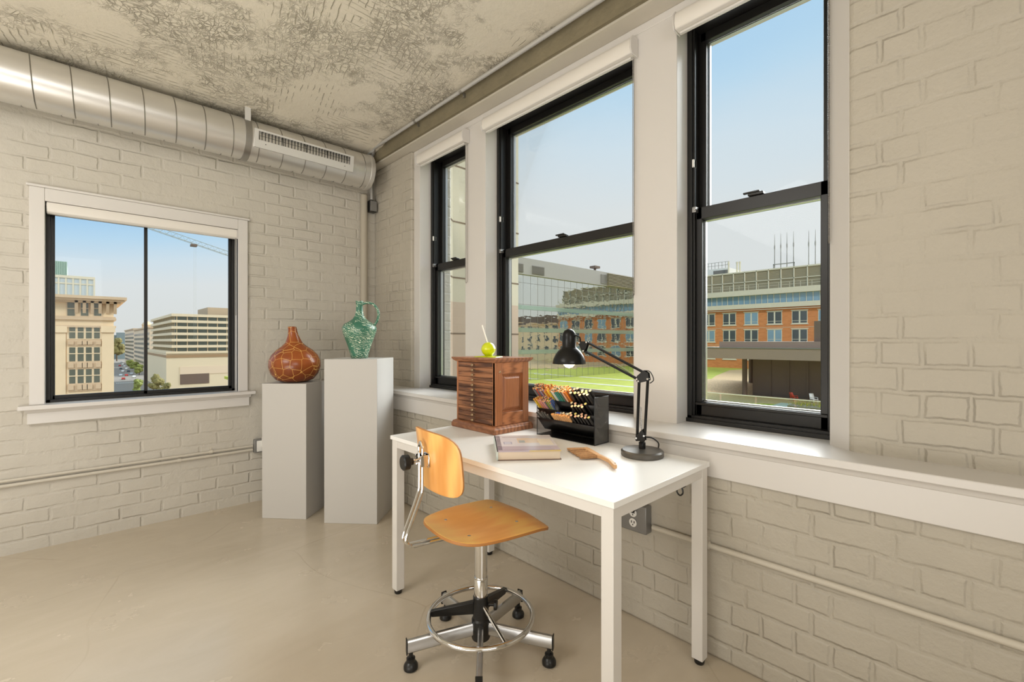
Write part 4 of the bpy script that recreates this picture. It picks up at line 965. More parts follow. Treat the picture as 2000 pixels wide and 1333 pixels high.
E['parapet'] = mat('grey_metal_panel', (158, 152, 146), 0.6, vary=0.03)
E['vent'] = mat('grey_vent', (118, 112, 104), 0.6)
E['tan'] = mat('tan_masonry', (232, 206, 168), 0.85, vary=0.06, vscale=0.8)
E['tan2'] = mat('tan_masonry_trim', (208, 180, 146), 0.85, vary=0.1, vscale=3)
E['pale'] = mat('pale_far_masonry', (226, 202, 172), 0.85, vary=0.05)
E['office'] = mat('office_concrete', (226, 206, 172), 0.85, vary=0.05)
E['office_glass'] = mat('office_glass', (88, 98, 90), 0.15, vary=0.4, vscale=0.25, spec=0.8)
E['green_glass'] = mat('greenish_glass', (186, 208, 190), 0.4, vary=0.1)
E['pale_glass'] = mat('pale_glass', (196, 204, 204), 0.2, vary=0.06)
E['asphalt'] = mat('asphalt', (150, 138, 124), 0.9, vary=0.1)
E['leaf'] = mat('spring_leaves', (122, 128, 64), 0.9, vary=0.4, vscale=0.9)
E['leaf2'] = mat('olive_leaves', (128, 118, 70), 0.9, vary=0.4, vscale=0.9)
E['bark'] = mat('bark', (96, 80, 62), 0.9)
E['crane'] = mat('crane_steel', (150, 152, 138), 0.6)
E['antenna'] = mat('antenna_grey', (140, 138, 130), 0.6)
# mirror curtain wall
m, nt, b = newmat('mirror_curtain_glass'); t = NT(nt); co = objco(t)
b.inputs['Metallic'].default_value = 1.0; b.inputs['Roughness'].default_value = 0.015; b.inputs['Base Color'].default_value = lin((214, 216, 208))
pv = t.n('VectorMath'); pv.operation = 'SNAP'; pv.inputs[1].default_value = (1.06, 99, 2.2); t.l(co, pv.inputs[0])
wn = t.n('TexWhiteNoise'); t.l(pv.outputs[0], wn.inputs['Vector'])
h = t.math('MULTIPLY_ADD', t.noise(co, 1.1, 2), 1.0, t.math('MULTIPLY', t.noise(t.mapping(co, (1, 1, 3)), 0.9, 1), 1.2))
t.bump(h, 0.06, 0.05, b)
E['mirror'] = m
def setg(o, g): o['group'] = g; return o

# our own building's stone return outside the windows
XW = atY(1010, 3.9).x
wg = thing('stone_wing', 'pale limestone wing of the building with wide joints seen outside the left windows', 'building wing', (2.31, 3.9, 0))
prof_w = [(0, 0.9), (0, -0.1), (0.28, -0.1), (0.36, 0.0), (0.50, -0.02), (0.58, 0.05), (XW-2.31-0.22, 0.05), (XW-2.31-0.14, -0.02), (XW-2.31, -0.02), (XW-2.31, 0.9)]
MB().prism(prof_w, 1.62, 6.0, 'z').build('upper_stonework', E['stone'], wg)
MB().prism(prof_w, -4.0, 1.62, 'z').build('lower_stonework', E['stone_pink'], wg)
mb = MB()
prof_j = [(x+(0.004 if i > 4 else 0), y-0.003) if 0 < i < 9 else (x, y) for i, (x, y) in enumerate(prof_w)]
for z in (-0.55, 0.05, 0.66, 1.28, 1.88, 2.48, 3.08, 3.7, 4.3): mb.prism(prof_j, z-0.008, z+0.008, 'z')
mb.build('stone_joint', E['joint'], wg)
o = MB().box(2.19, 2.29, 0.0, YB, 2.672, 2.9).build('stone_lintel', E['stone']); tag(o, 'strip of limestone lintel just above the tall windows outside', 'lintel')

# grounds
def ground(name, x0, x1, y0, y1, z, m_, label):
    return struct(MB().box(x0, x1, y0, y1, z-0.3, z).build(name, m_), label)
ground('trim_7', 12, 200, -60, 60, GZ, E['grass'], 'green roof lawn outside')
for X_ in (34.8, 40.5): struct(MB().box(X_-0.3, X_+0.3, 16, 31.5, GZ, GZ+0.02).build('trim_8', E['path']), 'pale strip across the roof lawn')
gv = [atz(1330, 757, GZ), atz(1375, 752, GZ), atz(1398, 735, GZ), atz(1425, 724, GZ), atz(1458, 722, GZ), (70, 14, GZ), (70, -20, GZ), (26.5, -20, GZ), atz(1620, 797, GZ), atz(1520, 790, GZ), atz(1375, 785, GZ), atz(1330, 783, GZ)]
o = MB().prism([(p[0], p[1]) for p in gv], GZ, GZ+0.03).build('trim_9', E['gravel']); struct(o, 'bed of brown gravel outside')
# a low mound of gravel
mb = MB(); n = 24
cxm, cym = 39.5, 16.2
for i in range(1):
    prf = [(5.2, 0), (4.2, 0.22), (2.8, 0.5), (1.2, 0.62), (0.001, 0.64)]
    mb.lathe(prf, (cxm, cym, GZ+0.02), 28)
mo = mb.build('gravel_mound', E['gravel'], smooth=80); tag(mo, 'low rounded mound of brown gravel left of the dark pavilion columns', 'mound')

# glass curtain wall building, facade on y = 32 facing -y
gbx0, gbx1, gby = 14.0, 69.5, 32.0
gb = thing('glass_office_building', 'mirror glass office block with grey roof parapet beyond the lawn', 'building', (gbx0, gby, GZ))
gh = 7.8-GZ; Lg = gbx1-gbx0
MB().box(0, Lg, 0, 12, 0, gh).build('mirror_facade', E['mirror'], gb)
MB().box(-0.1, Lg, -0.25, 12, gh, gh+1.65).build('roof_parapet', E['parapet'], gb)
mb = MB()
x = 0
while x < Lg: mb.box(x-0.014, x+0.014, -0.008, 0, 0, gh); x += 1.06
for z in (7.0, 4.85, 4.35, 2.6, 2.1, 0.4, -0.1, -1.7): mb.box(0, Lg, -0.01, 0, z-GZ-0.018, z-GZ+0.018)
mb.build('mullion_grid', E['vent'], gb)
sm = mat('green_spandrel', (168, 186, 170), 0.1, spec=0.8)
sm.node_tree.nodes['Principled BSDF'].inputs['Metallic'].default_value = 0.6
mb = MB()
for z in (4.35, 2.1, -0.1): mb.box(0, Lg, -0.02, 0, z-GZ, z-GZ+0.42)
mb.build('spandrel_band', sm, gb)
for px0, px1 in ((1004, 1018), (1036, 1059)):
    a, b2 = atY(px0, gby).x-gbx0, atY(px1, gby).x-gbx0
    mb = MB().box(a, b2, -0.3, -0.25, gh+0.15, gh+1.0)
    for k in range(8): mb.box(a, b2, -0.34, -0.3, gh+0.2+k*0.1, gh+0.24+k*0.1)
    mb.build('roof_vent', E['vent'], gb)
a = atY(1170, gby).x-gbx0
MB().box(a, a+1.2, -0.3, -0.25, gh+0.2, gh+1.3).build('roof_vent', E['vent'], gb)
a = atY(1182, gby).x-gbx0; mb = MB()
for k in range(9): mb.box(a, Lg-3, -0.5, -0.25, gh+0.1+k*0.17, gh+0.17+k*0.17)
mb.build('roof_louvre', E['louver_dark'], gb)
a = atY(1170, gby).x-gbx0
MB().box(a-0.1, a+0.1, 0.5, 0.7, gh+1.65, gh+2.1).box(a-0.5, a+0.5, 0.2, 1.0, gh+2.1, gh+2.35).build('rooftop_floodlight', E['brown_dark'], gb)

# orange brick building, facade on x = 70 facing -x
bb = thing('brick_office_building', 'orange brick office block with blue glazed top floor and beige roof louvres', 'building', (70, 32, GZ), R(-90))
# local x = distance along -Y world from y=32 ; local -y = towards -X world
LB = 28.0
zb = lambda z: z-GZ
MB().box(0, LB, 0, 14, 0, zb(6.15)).build('brick_wall', E['brick'], bb)
MB().box(-0.1, LB+0.1, -0.3, 14, zb(5.85), zb(6.5)).box(-0.1, LB+0.1, -0.45, 14, zb(7.75), zb(8.5)).box(-0.1, LB+0.1, -0.36, 14, zb(5.6), zb(5.68)).build('concrete_band', E['conc'], bb)
MB().box(0, LB, 0.1, 14, zb(6.5), zb(7.75)).build('ribbon_glazing', E['blue_glass'], bb)
mb = MB(); x = 0.35
while x < LB: mb.box(x-0.03, x+0.03, 0.02, 0.1, zb(6.5), zb(7.75)); x += 0.78
mb.build('glazing_mullion', E['winframe'], bb)
MB().box(0, LB, 1.5, 14, zb(8.5), zb(11.4)).build('penthouse_screen', E['louver'], bb)
mb = MB(); z = 8.7
while z < 11.3: mb.box(0, LB, 1.44, 1.5, zb(z), zb(z)+0.05); z += 0.11
mb.build('screen_louvre', E['louver_dark'], bb)
mb = MB(); x = 0.6
while x < LB: mb.box(x-0.06, x+0.06, 1.3, 1.5, zb(8.5), zb(11.4)); x += 1.6
mb.box(0, LB, 1.3, 1.5, zb(9.85), zb(9.95)).box(0, LB, 1.3, 1.5, zb(11.3), zb(11.5))
mb.build('screen_post', E['conc'], bb)
mb = MB()
for z in (8.9, 9.25): mb.box(0, LB, -0.3, -0.27, zb(z), zb(z)+0.03)
x = 0.3
while x < LB: mb.box(x-0.02, x+0.02, -0.3, -0.27, zb(8.5), zb(9.27)); x += 1.3
mb.build('roof_railing', E['conc'], bb)
def bwin(w_, h_):
    m_ = MB().box(-w_/2, w_/2, -0.03, 0.02, 0, h_, 0)
    for (x0_, x1_) in ((-w_/2+0.08, -0.1), (0.1, w_/2-0.08)):
        m_.box(x0_, x1_, -0.045, -0.03, 0.42, h_-0.08, 1).box(x0_, x1_, -0.045, -0.03, 0.1, 0.36, 1)
    m_.box(-w_/2-0.1, w_/2+0.1, -0.09, 0.02, h_, h_+0.12, 0).box(-w_/2-0.1, w_/2+0.1, -0.09, 0.02, -0.12, 0, 0)
    return m_
bw = bwin(1.85, 1.75)
first = None
for z in (3.55, 1.05, -1.5):
    for k in range(9):
        xx = 2.3+3.03*k
        if first is None:
            first = bw.build('window', [E['winframe'], E['dark_glass']], bb); first.location = (xx, 0, zb(z))
        else:
            c_ = first.copy(); C.objects.link(c_); c_.parent = bb; c_.location = (xx, 0, zb(z))
            if (k*7+int(z*3)) % 3 == 0:
                c_.data = first.data if 'alt' not in globals() else alt
                if 'alt' not in globals():
                    alt = first.data.copy(); alt.materials[1] = E['blue_glass']; c_.data = alt
MB().box(0, LB, -0.03, 0, zb(3.05), zb(3.12)).box(0, LB, -0.03, 0, zb(0.55), zb(0.62)).build('string_course', E['tan2'], bb)
# rooftop kit of the brick building
rh = thing('rooftop_penthouse', 'white plant room with roof railing on the brick block, left end', 'plant room', (73, 0, 0))
pa_, pb_ = atX(1370, 73), atX(1424, 73)
MB().box(0, 6, pb_.y, pa_.y, 11.42, 12.6).build('plant_walls', mat('white_plant_wall', (214, 210, 202), 0.7), rh)
MB().box(-0.05, 0, pb_.y, pb_.y+2.4, 11.5, 12.3).build('louvred_opening', E['vent'], rh)
mb = MB()
for k in range(9): yy = pb_.y+(pa_.y-pb_.y)*k/8; mb.box(0, 0.06, yy-0.03, yy+0.03, 12.6, 13.6)
mb.box(0, 0.05, pb_.y, pa_.y, 13.05, 13.1).box(0, 0.05, pb_.y, pa_.y, 13.55, 13.6); mb.build('roof_railing', E['antenna'], rh)
for k, pxx in enumerate((1423, 1439.5, 1445)):
    p = atX(pxx, 72); o = MB().tube([(72, p.y, 11.41), (72, p.y, 13.1+0.3*(k == 0))], 0.12, 8).lathe([(0.15, 0), (0.15, 0.25)], (72, p.y, 12.9), 10).build('flue_pipe', E['conc'])
    tag(o, ('pale flue pipe standing alone beside the white plant room', 'left one of the close pair of pale flue pipes', 'right one of the close pair of pale flue pipes')[k], 'flue pipe')
for k, pxx in enumerate((1513, 1525, 1537, 1550, 1579.5, 1592.5)):
    p = atX(pxx, 71.75); top = 16.4 if k < 4 else 16.2
    o = MB().tube([(71.75, p.y, 11.41), (71.75, p.y, top-1.6), (71.75, p.y, top)], [0.06, 0.045, 0.02], 6).lathe([(0.09, 0), (0.09, 0.5)], (71.75, p.y, top-2.1), 6).build('whip_antenna', E['antenna'])
    tag(o, ('leftmost of the row of four whip antennas on the brick block roof', 'second from left of the row of four whip antennas', 'third from left of the row of four whip antennas', 'rightmost of the row of four whip antennas', 'left one of the two whip antennas near the roof end', 'right one of the two whip antennas near the roof end')[k], 'antenna')
a, b2 = atX(1510, 71.6), atX(1552, 71.6)
o = MB().box(71.56, 71.65, b2.y, a.y, 12.0, 12.12).box(71.56, 71.65, a.y-0.1, a.y, 11.41, 12.1).box(71.56, 71.65, b2.y, b2.y+0.1, 11.41, 12.1).build('antenna_frame', E['antenna']); tag(o, 'low metal frame joining the four whip antennas', 'frame')

# tan building reflected in the glass block
tb = thing('mansard_building', 'tan masonry building seen only as a reflection in the mirror glass', 'building', (70, 4, GZ), R(-90))
MB().box(0.3, 26, 1, 14, 0, zb(4.6)).build('masonry_wall', E['tan'], tb)
MB().box(0.2, 26, 0.6, 14, zb(4.6), zb(5.0)).build('cornice', E['tan2'], tb)
MB().box(1.5, 26, 2.5, 14, zb(5.0), zb(6.6)).build('attic_storey', E['brown_dark'], tb)
wm_ = MB().box(-0.5, 0.5, -0.05, 0.05, 0, 1.4, 0).box(-0.42, 0.42, -0.07, -0.05, 0.08, 1.32, 1)
f0 = None
for z in (3.0, 1.0, -1.2):
    for k in range(10):
        if f0 is None: f0 = wm_.build('window', [E['winframe'], E['dark_glass']], tb); f0.location = (1.6+2.4*k, 1, zb(z))
        else: c_ = f0.copy(); C.objects.link(c_); c_.parent = tb; c_.location = (1.6+2.4*k, 1, zb(z))

# dark pavilion
pv_ = thing('roof_pavilion', 'dark brown flat-roofed pavilion with vertical panels standing on the gravel', 'pavilion', (36, 0, GZ))
ywl = atX(1470, 36).y
MB().box(0, 8, ywl-14, ywl, 0, zb(-0.1)).build('panel_wall', E['brown_dark'], pv_)
mb = MB(); y = ywl-1.2
while y > ywl-14: mb.box(-0.06, 0, y-0.05, y+0.05, 0, zb(-0.1)); y -= 1.15
mb.build('panel_joint', E['brown_dark'], pv_)
f_top = atX(1500, 33, 680).z; f_bot = atX(1500, 33, 703).z
MB().box(-3, 9, ywl-14, 15, zb(f_bot), zb(f_top)).build('roof_fascia', E['brown'], pv_)
MB().box(-2.2, 8, ywl-14, atX(1405, 33.8).y, zb(f_top), zb(f_top)+0.42).build('upper_fascia', E['brown'], pv_)
MB().box(-3.05, -2.95, ywl-14, 15, zb(f_top)-0.05, zb(f_top)+0.02).build('roof_flashing', E['vent'], pv_)
MB().box(-1.6, 2, ywl-14, atX(1590, 34.4).y, zb(f_top)+0.42, zb(f_top)+1.75).build('roof_box', E['brown_dark'], pv_)
for pxx, X_ in ((1454.5, 35.2), (1466.5, 40.5)):
    p = atX(pxx, X_); MB().lathe([(0.17, 0), (0.17, zb(f_bot))], (X_-36, p.y, 0), 14).build('column', E['brown_dark'], pv_)
# glass balustrade
gl = thing('glass_balustrade', 'clear glass balustrade with thin steel rail along the terrace edge', 'balustrade', (25.5, 0, GZ))
hh_ = zb(atX(1490, 25.5, 775).z)
yA, yB_ = atX(1345, 25.5).y, atX(1640, 25.5).y
MB().box(-0.025, 0.025, yB_, yA, hh_-0.04, hh_).build('top_rail', E['conc'], gl)
gm2 = glass_mat('balustrade_glass', (235, 244, 238))
y = yA; 
while y > yB_: MB().box(-0.01, 0.01, max(y-1.75, yB_), y-0.05, 0.05, hh_-0.05).build('glass_panel', gm2, gl); y -= 1.8
# terrace bits
p = atz(1540, 800, GZ); o = MB().box(p.x-1.2, 32.6, p.y-0.1, p.y+1.1, GZ+0.03, GZ+0.05).build('terrace_path', E['path']); tag(o, 'short pale concrete path running to the dark pavilion', 'path')
pl3 = thing('planter', 'low planter of yellow green plants beyond the glass rail', 'planter', atz(1588, 806, GZ)+Vector((0, 0, 0.035)))
MB().box(-0.7, 0.7, -1.1, 1.1, 0, 0.32).build('planter_box', E['brown'], pl3, bevel=0.02)
mb = MB()
for i in range(150):
    x, y = random.uniform(-.6, .6), random.uniform(-1, 1); a = random.uniform(0, 6.28); l_ = random.uniform(.12, .32)
    mb.add([(x, y, .3), (x+.04*math.cos(a), y+.04*math.sin(a), .3), (x+l_*.6*math.cos(a+.5), y+l_*.6*math.sin(a+.5), .3+l_)], [(0, 1, 2)])
mb.build('foliage', mat('yellow_green_plant', (186, 170, 60), 0.8, vary=0.4, vscale=8), pl3)
def garden_chair(px, dX, m_, label, rz):
    p = atX(px, dX); c_ = thing('garden_chair', label, 'chair', (dX, p.y, GZ+0.03), rz); c_.scale = (0.55, 0.55, 0.55)
    MB().box(-0.3, 0.3, -0.3, 0.3, 0.34, 0.38).build('seat', m_, c_)
    MB().add([(-0.3, 0.28, 0.36), (0.3, 0.28, 0.36), (0.26, 0.5, 1.0), (-0.26, 0.5, 1.0)], [(0, 1, 2, 3)]).build('backrest', m_, c_, solid=0.04)
    for sx_ in (-.26, .26):
        MB().tube([(sx_, -0.3, 0), (sx_, -0.24, 0.58), (sx_, 0.3, 0.58)], 0.03, 6).build('armrest', m_, c_)
        MB().tube([(sx_, 0.4, 0), (sx_, 0.24, 0.4)], 0.03, 6).build('leg', m_, c_)
garden_chair(1551, 34.6, mat('red_chair_paint', (190, 70, 50), 0.5), 'small red garden chair in front of the dark pavilion wall', R(60))
garden_chair(1590, 34.4, mat('white_chair_paint', (228, 226, 220), 0.5), 'small white garden chair in front of the dark pavilion wall', R(-40))

# ---------------------------------------------------------------- view through the small window
SG = -25.0
struct(MB().box(-200, 260, 20, 900, SG-1, SG).build('trim_10', E['asphalt']), 'street level ground far below')
# ornate tower : facade on y=YT facing -y
q = (222-CX)/FPX; YT = 107.0; xr = atY(222, YT).x; dT = YT/(FW[1]+RT[1]*q)
tz = lambda y, px=160: atY(px, YT, y).z
tw = thing('ornate_corner_building', 'pale beaux-arts corner building with deep bracketed cornice and grouped windows', 'building', (xr, YT, 0))
XLb = -16.0
MB().box(XLb, 0, 0, 18, SG, tz(585)).build('stone_wall', E['tan'], tw)
xc_ = atY(236, YT-1.6).x-xr
mb = MB()
for (out, za_, zb_) in ((1.7, 584, 578.5), (1.4, 588, 584), (0.9, 592, 588), (0.25, 621, 618), (0.35, 625, 621), (0.3, 640, 636)):
    mb.box(XLb, out, -out, 18, tz(za_), tz(zb_))
mb.build('cornice', E['tan2'], tw)
mb = MB()
x = -0.2
bwid = atY(165, YT).x-atY(149, YT).x
for k in range(6):
    xx = 0.3-(k)*bwid*0.98
    mb.prism([(0, tz(612)), (-0.15, tz(612)), (-0.5, tz(604)), (-0.9, tz(592)), (-0.9, tz(588)), (0, tz(588))], xx-0.32, xx+0.1, 'x')
mb.build('bracket', E['tan2'], tw)
def wgroup(px0, px1, y0, y1, nl, parent, Yf, x_off, mats=(E['winframe'], E['dark_glass']), trans=True):
    a, b2 = atY(px0, Yf, y0), atY(px1, Yf, y1); m_ = MB()
    z0_, z1_ = b2.z, a.z; x0_, x1_ = a.x-x_off, b2.x-x_off
    m_.box(x0_-0.15, x1_+0.15, -0.1, 0.05, z0_-0.15, z1_+0.15, 0); w_ = (x1_-x0_)/nl
    for k in range(nl):
        g_ = 0.14*w_ if nl > 1 else 0
        m_.box(x0_+k*w_+g_, x0_+(k+1)*w_-g_, -0.13, -0.1, z0_, z1_, 1)
        if trans: m_.box(x0_+k*w_, x0_+(k+1)*w_, -0.16, -0.1, z0_+(z1_-z0_)*0.52, z0_+(z1_-z0_)*0.58, 0)
    return m_.build('window', list(mats), parent)
M_tg = mat('olive_window_glass', (92, 94, 78), 0.12, vary=0.3, vscale=0.5, spec=0.8)
TM = (E['tan'], M_tg)
for (a_, b_) in ((131.5, 146), (158, 172.5), (183.5, 198)): wgroup(a_, b_, 591, 617.5, 1, tw, YT, xr, (E['tan2'], M_tg))
for (ya, yb_) in ((638, 661.5), (679, 705), (722.5, 748)): wgroup(133, 197, ya, yb_, 4, tw, YT, xr, TM)
mb = MB()
for (ya, yb_) in ((664, 676), (707, 720), (750, 762)):
    a, b2 = atY(133, YT, ya), atY(197, YT, yb_); mb.box(a.x-xr, b2.x-xr, -0.16, 0, b2.z, a.z)
    for f_ in (0.08, 0.35, 0.5, 0.65, 0.92): mb.box(a.x-xr+(b2.x-a.x)*f_-0.35, a.x-xr+(b2.x-a.x)*f_+0.35, -0.3, -0.16, b2.z+0.25, a.z-0.25)
mb.build('carved_panel', E['tan2'], tw)
mb = MB()
for (a_, b_) in ((104, 131), (197, 225)):
    p, p2 = atY(a_, YT, 637), atY(b_, YT, 650); mb.box(p.x-xr, p2.x-xr, -0.4, 0.05, p2.z, p.z)
    p, p2 = atY(a_+2, YT, 650), atY(b_-2.5, YT, 800); mb.box(p.x-xr, p2.x-xr, -0.18, 0.0, SG, p.z)
mb.build('pilaster', E['tan'], tw)
# glass towers behind
Yg = 150
a, b2 = atY(70, Yg, 534), atY(184, Yg, 600)
gt = thing('pale_glass_tower', 'pale glass block rising behind the ornate corner building', 'building', (b2.x, Yg, 0))
MB().box(a.x-b2.x, 0, 0, 20, SG, a.z).build('glass_walls', E['pale_glass'], gt)
mb = MB()
for k in range(9): xx = (a.x-b2.x)*k/8; mb.box(xx-0.15, xx+0.15, -0.15, 0, SG, a.z)
for k in range(6): mb.box(a.x-b2.x, 0, -0.12, 0, a.z-2-k*3, a.z-1.7-k*3)
mb.box(a.x-b2.x, 0, -0.2, 0, a.z-0.6, a.z); mb.build('facade_mullion', E['conc'], gt)
Yg = 190
a, b2 = atY(40, Yg, 504), atY(130, Yg, 600)
gt = thing('green_glass_tower', 'tall green tinted glass tower at the far left behind the pale block', 'building', (b2.x, Yg, 0))
MB().box(a.x-b2.x, 0, 0, 20, SG, a.z).build('glass_walls', E['green_glass'], gt)
mb = MB()
for k in range(26): xx = (a.x-b2.x)*k/25; mb.box(xx-0.12, xx+0.12, -0.2, 0, SG, a.z)
mb.build('facade_fin', mat('green_fin', (156, 180, 160), 0.5), gt)
# horizontal banded office block
Yo = 297.0; xo = atY(340, Yo).x
zo = lambda y: atY(340, Yo, y).z
ob_ = thing('banded_office_block', 'beige concrete office block with six dark ribbon window bands over a blank podium', 'building', (xo, Yo, 0))
XR_ = 95
MB().box(-3.4, XR_, -1, 95, SG, zo(689)).build('podium', E['office'], ob_)
MB().box(0.5, XR_, 0.5, 95, zo(689), zo(613)).build('core_glazing', E['office_glass'], ob_)
mb = MB(); nb = 6
for k in range(nb+1):
    yc = 613+12.3*k; mb.box(-1.2, XR_, -1.2, 95, zo(yc+5.2), zo(yc))
mb.box(-3.6, XR_, -1.8, 95, zo(691), zo(687)); mb.build('spandrel_band', E['office'], ob_)
MB().box(-3.5, XR_, -1.3, 95, zo(699), zo(694)).build('brown_band', mat('brown_band', (166, 134, 98), 0.8), ob_)
mb = MB()
for k in range(24): mb.box(0.3, 0.5, 3+k*4, 3.5+k*4, zo(689), zo(615))
for k in range(20): mb.box(1+k*4.6, 1.4+k*4.6, 0.2, 0.5, zo(689), zo(615))
mb.build('window_mullion', E['office'], ob_)
a = atY(413, Yo, 601); MB().box(a.x-xo, XR_, 10, 40, zo(613), atY(413, Yo+10, 601).z).build('roof_block', E['tan2'], ob_)
a, b2 = atY(351, Yo, 717), atY(430, Yo, 760)
MB().box(a.x-xo, XR_, -1.2, -1.0, zo(733), zo(717)).build('podium_recess', E['pale'], ob_)
MB().box(a.x-xo, a.x-xo+13, -1.25, -1.0, zo(752), zo(732)).build('dark_opening', E['brown_dark'], ob_)
# row buildings down the street
def rowbuilding(name, px0, px1, ytop, X_, base_label, mt, wins=True):
    pa2, pb2 = atX(px0, X_, ytop), atX(px1, X_, ytop)   # far .. near along the street (face on x = X_)
    r2 = thing(name, base_label, 'building', (X_, pb2.y, 0)); L2 = pa2.y-pb2.y
    ht = pb2.z
    MB().box(0, 30, 0, L2, SG, ht).build('masonry_wall', mt, r2)
    MB().box(-0.8, 30, -0.8, L2, ht, ht+1.2).build('cornice', E['tan2'], r2)
    mb = MB(); z = ht-3.5
    while z > SG+3:
        for k in range(int(L2/7)): mb.box(-0.2, 0.0, 2+k*7, 4.6+k*7, z-1.9, z)
        for k in range(4): mb.box(2+k*6, 4.5+k*6, -0.2, 0.0, z-1.9, z)
        z -= 4.0
    mb.build('window_row', E['dark_glass'], r2)
rowbuilding('apartment_row', 262, 292, 641, 40, 'pale apartment block in the middle distance left of the banded office', E['pale'])
rowbuilding('far_row_building', 244, 261.5, 644, 41, 'beige street building with roof turret in the far distance', E['pale'])
p = atX(272, 44, 637); o = MB().lathe([(4, 0), (4, 5), (4.6, 5), (2.5, 8), (0.1, 9)], (50, p.y, p.z-4), 8).build('roof_turret', E['tan2']); tag(o, 'small pointed turret on the roofs in the middle distance', 'turret')
o = MB().box(-200, 300, 880, 890, SG, atY(220, 880, 655).z).box(40, 130, 870, 880, SG, atY(235, 870, 650).z).build('trim_11', mat('hazy_hills', (128, 140, 140), 0.9)); struct(o, 'hazy wooded rise on the horizon')
# trees
def tree(px, py_base, ytop, wpx, label, m_):
    b_ = atz(px, py_base, SG); d = math.hypot(b_.x, b_.y)*0.75; 
    if py_base > 745: b_.x *= 0.8; b_.y *= 0.8
    dd = b_.x*FW[0]+b_.y*FW[1]; ht = H-(ytop-CY)*dd/FPX-SG; rad = wpx/2/FPX*dd
    r2 = thing('street_tree', label, 'tree', (b_.x, b_.y, SG), random.random()*6, 'street trees')
    MB().tube([(0, 0, 0), (0, 0, ht*0.5)], [rad*.09, rad*.05], 7).build('trunk', E['bark'], r2)
    mb = MB()
    for i in range(16):
        a = random.random()*6.28; rr_ = rad*random.uniform(0, .62); z = ht*random.uniform(.32, .8); s_ = rad*random.uniform(.34, .52)
        prof2 = [(0.01, -s_)]+[(s_*math.sin(math.pi*k/6)*random.uniform(.85, 1.1), -s_*math.cos(math.pi*k/6)) for k in range(1, 6)]+[(0.01, s_)]
        mb.lathe(prof2, (rr_*math.cos(a), rr_*math.sin(a), z), 9)
    o_ = mb.build('foliage', m_, r2, smooth=20)
    tx = bpy.data.textures.new('leafnoise', 'CLOUDS'); tx.noise_scale = rad*0.18
    s2 = o_.modifiers.new('sub', 'SUBSURF'); s2.levels = 1; s2.render_levels = 1; s2.subdivision_type = 'SIMPLE'
    dm = o_.modifiers.new('disp', 'DISPLACE'); dm.texture = tx; dm.strength = rad*0.35
TR = [(228, 706, 655, 26, 'olive tree mass just right of the ornate corner building'), (240, 700, 660, 20, 'further olive tree beside the far street building'),
      (254, 718, 703, 14, 'small green street tree beside the line of parked cars'), (263, 724, 706, 16, 'green street tree in front of the pale apartments'),
      (272, 733, 710, 17, 'green street tree just left of the window mullion'), (268, 757, 735, 20, 'low green tree at the bottom of the left pane'),
      (300, 752, 725, 22, 'dark tree at the left corner of the office podium'), (312, 757, 733, 22, 'dark tree in front of the podium side wall'),
      (325, 760, 742, 20, 'low dark tree at the foot of the podium corner')]
for i, (a_, b_, c_, d_, l_) in enumerate(TR): tree(a_, b_, c_, d_, l_, E['leaf2'] if i < 2 or i > 5 else E['leaf'])
# cars
def carmesh(m_):
    c_ = MB(); pr = [(-2.2, 0.35), (-2.2, 0.8), (-2.0, 0.95), (-1.3, 1.0), (-0.8, 1.45), (0.7, 1.5), (1.5, 1.05), (2.2, 0.9), (2.25, 0.35)]
    c_.prism([(y, z) for y, z in pr], -0.88, 0.88, 'x'); return c_
carcol = {'red': (176, 60, 44), 'silver': (176, 178, 178), 'white': (222, 220, 214), 'dark': (60, 62, 66)}
cmats = {k: mat('car_paint_'+k, v, 0.25) for k, v in carcol.items()}
CL = [(241, 742, 'red', 'red car at the front of the street traffic'), (247, 735, 'red', 'second red car behind the crossing'), (236, 735, 'silver', 'silver car beside the two red cars'), (262, 738, 'white', 'white car parked nearest on the right kerb'), (257, 732, 'silver', 'silver car parked behind the nearest white car'),
      (240, 727, 'white', 'white car in the middle of the street queue'), (236, 722, 'dark', 'dark car in the street queue left of the parked line'), (251, 727, 'dark', 'dark car parked in the kerb line'), (247, 722, 'white', 'white van-like car further up the kerb line'), (243, 717, 'silver', 'silver car further up the kerb line'), (240, 713, 'white', 'small white car near the top of the kerb line'), (234, 716, 'red', 'small distant red car in the queue'), (237, 709, 'silver', 'farthest silver car on the street')]
for (a_, b_, cc, l_) in CL:
    p = atz(a_, b_, SG); c_ = thing('car', l_, 'car', (p.x, p.y, SG), R(-6), 'cars on the street below')
    carmesh(None).build('car_body', cmats[cc], c_)
    MB().prism([(-0.95, 1.02), (-0.75, 1.38), (0.65, 1.42), (1.3, 1.05)], -0.9, 0.9, 'x').build('car_windows', E['dark_glass'], c_)
    for sy2 in (-1.35, 1.4):
        for sx2 in (-0.8, 0.8): MB().lathe([(0.34, -0.12), (0.34, 0.12)], (sx2, sy2, 0.34), 12, axis='x').build('wheel', M['plastic'], c_)
a, b2 = atz(226, 748, SG), atz(275, 748, SG)
mb = MB()
for k in range(14): f_ = k/14; mb.box(a.x+(b2.x-a.x)*f_, a.x+(b2.x-a.x)*(f_+0.035), (a.y+b2.y)/2-3, (a.y+b2.y)/2+3, SG, SG+0.03)
struct(mb.build('trim_12', E['path']), 'white crossing stripes painted on the street')
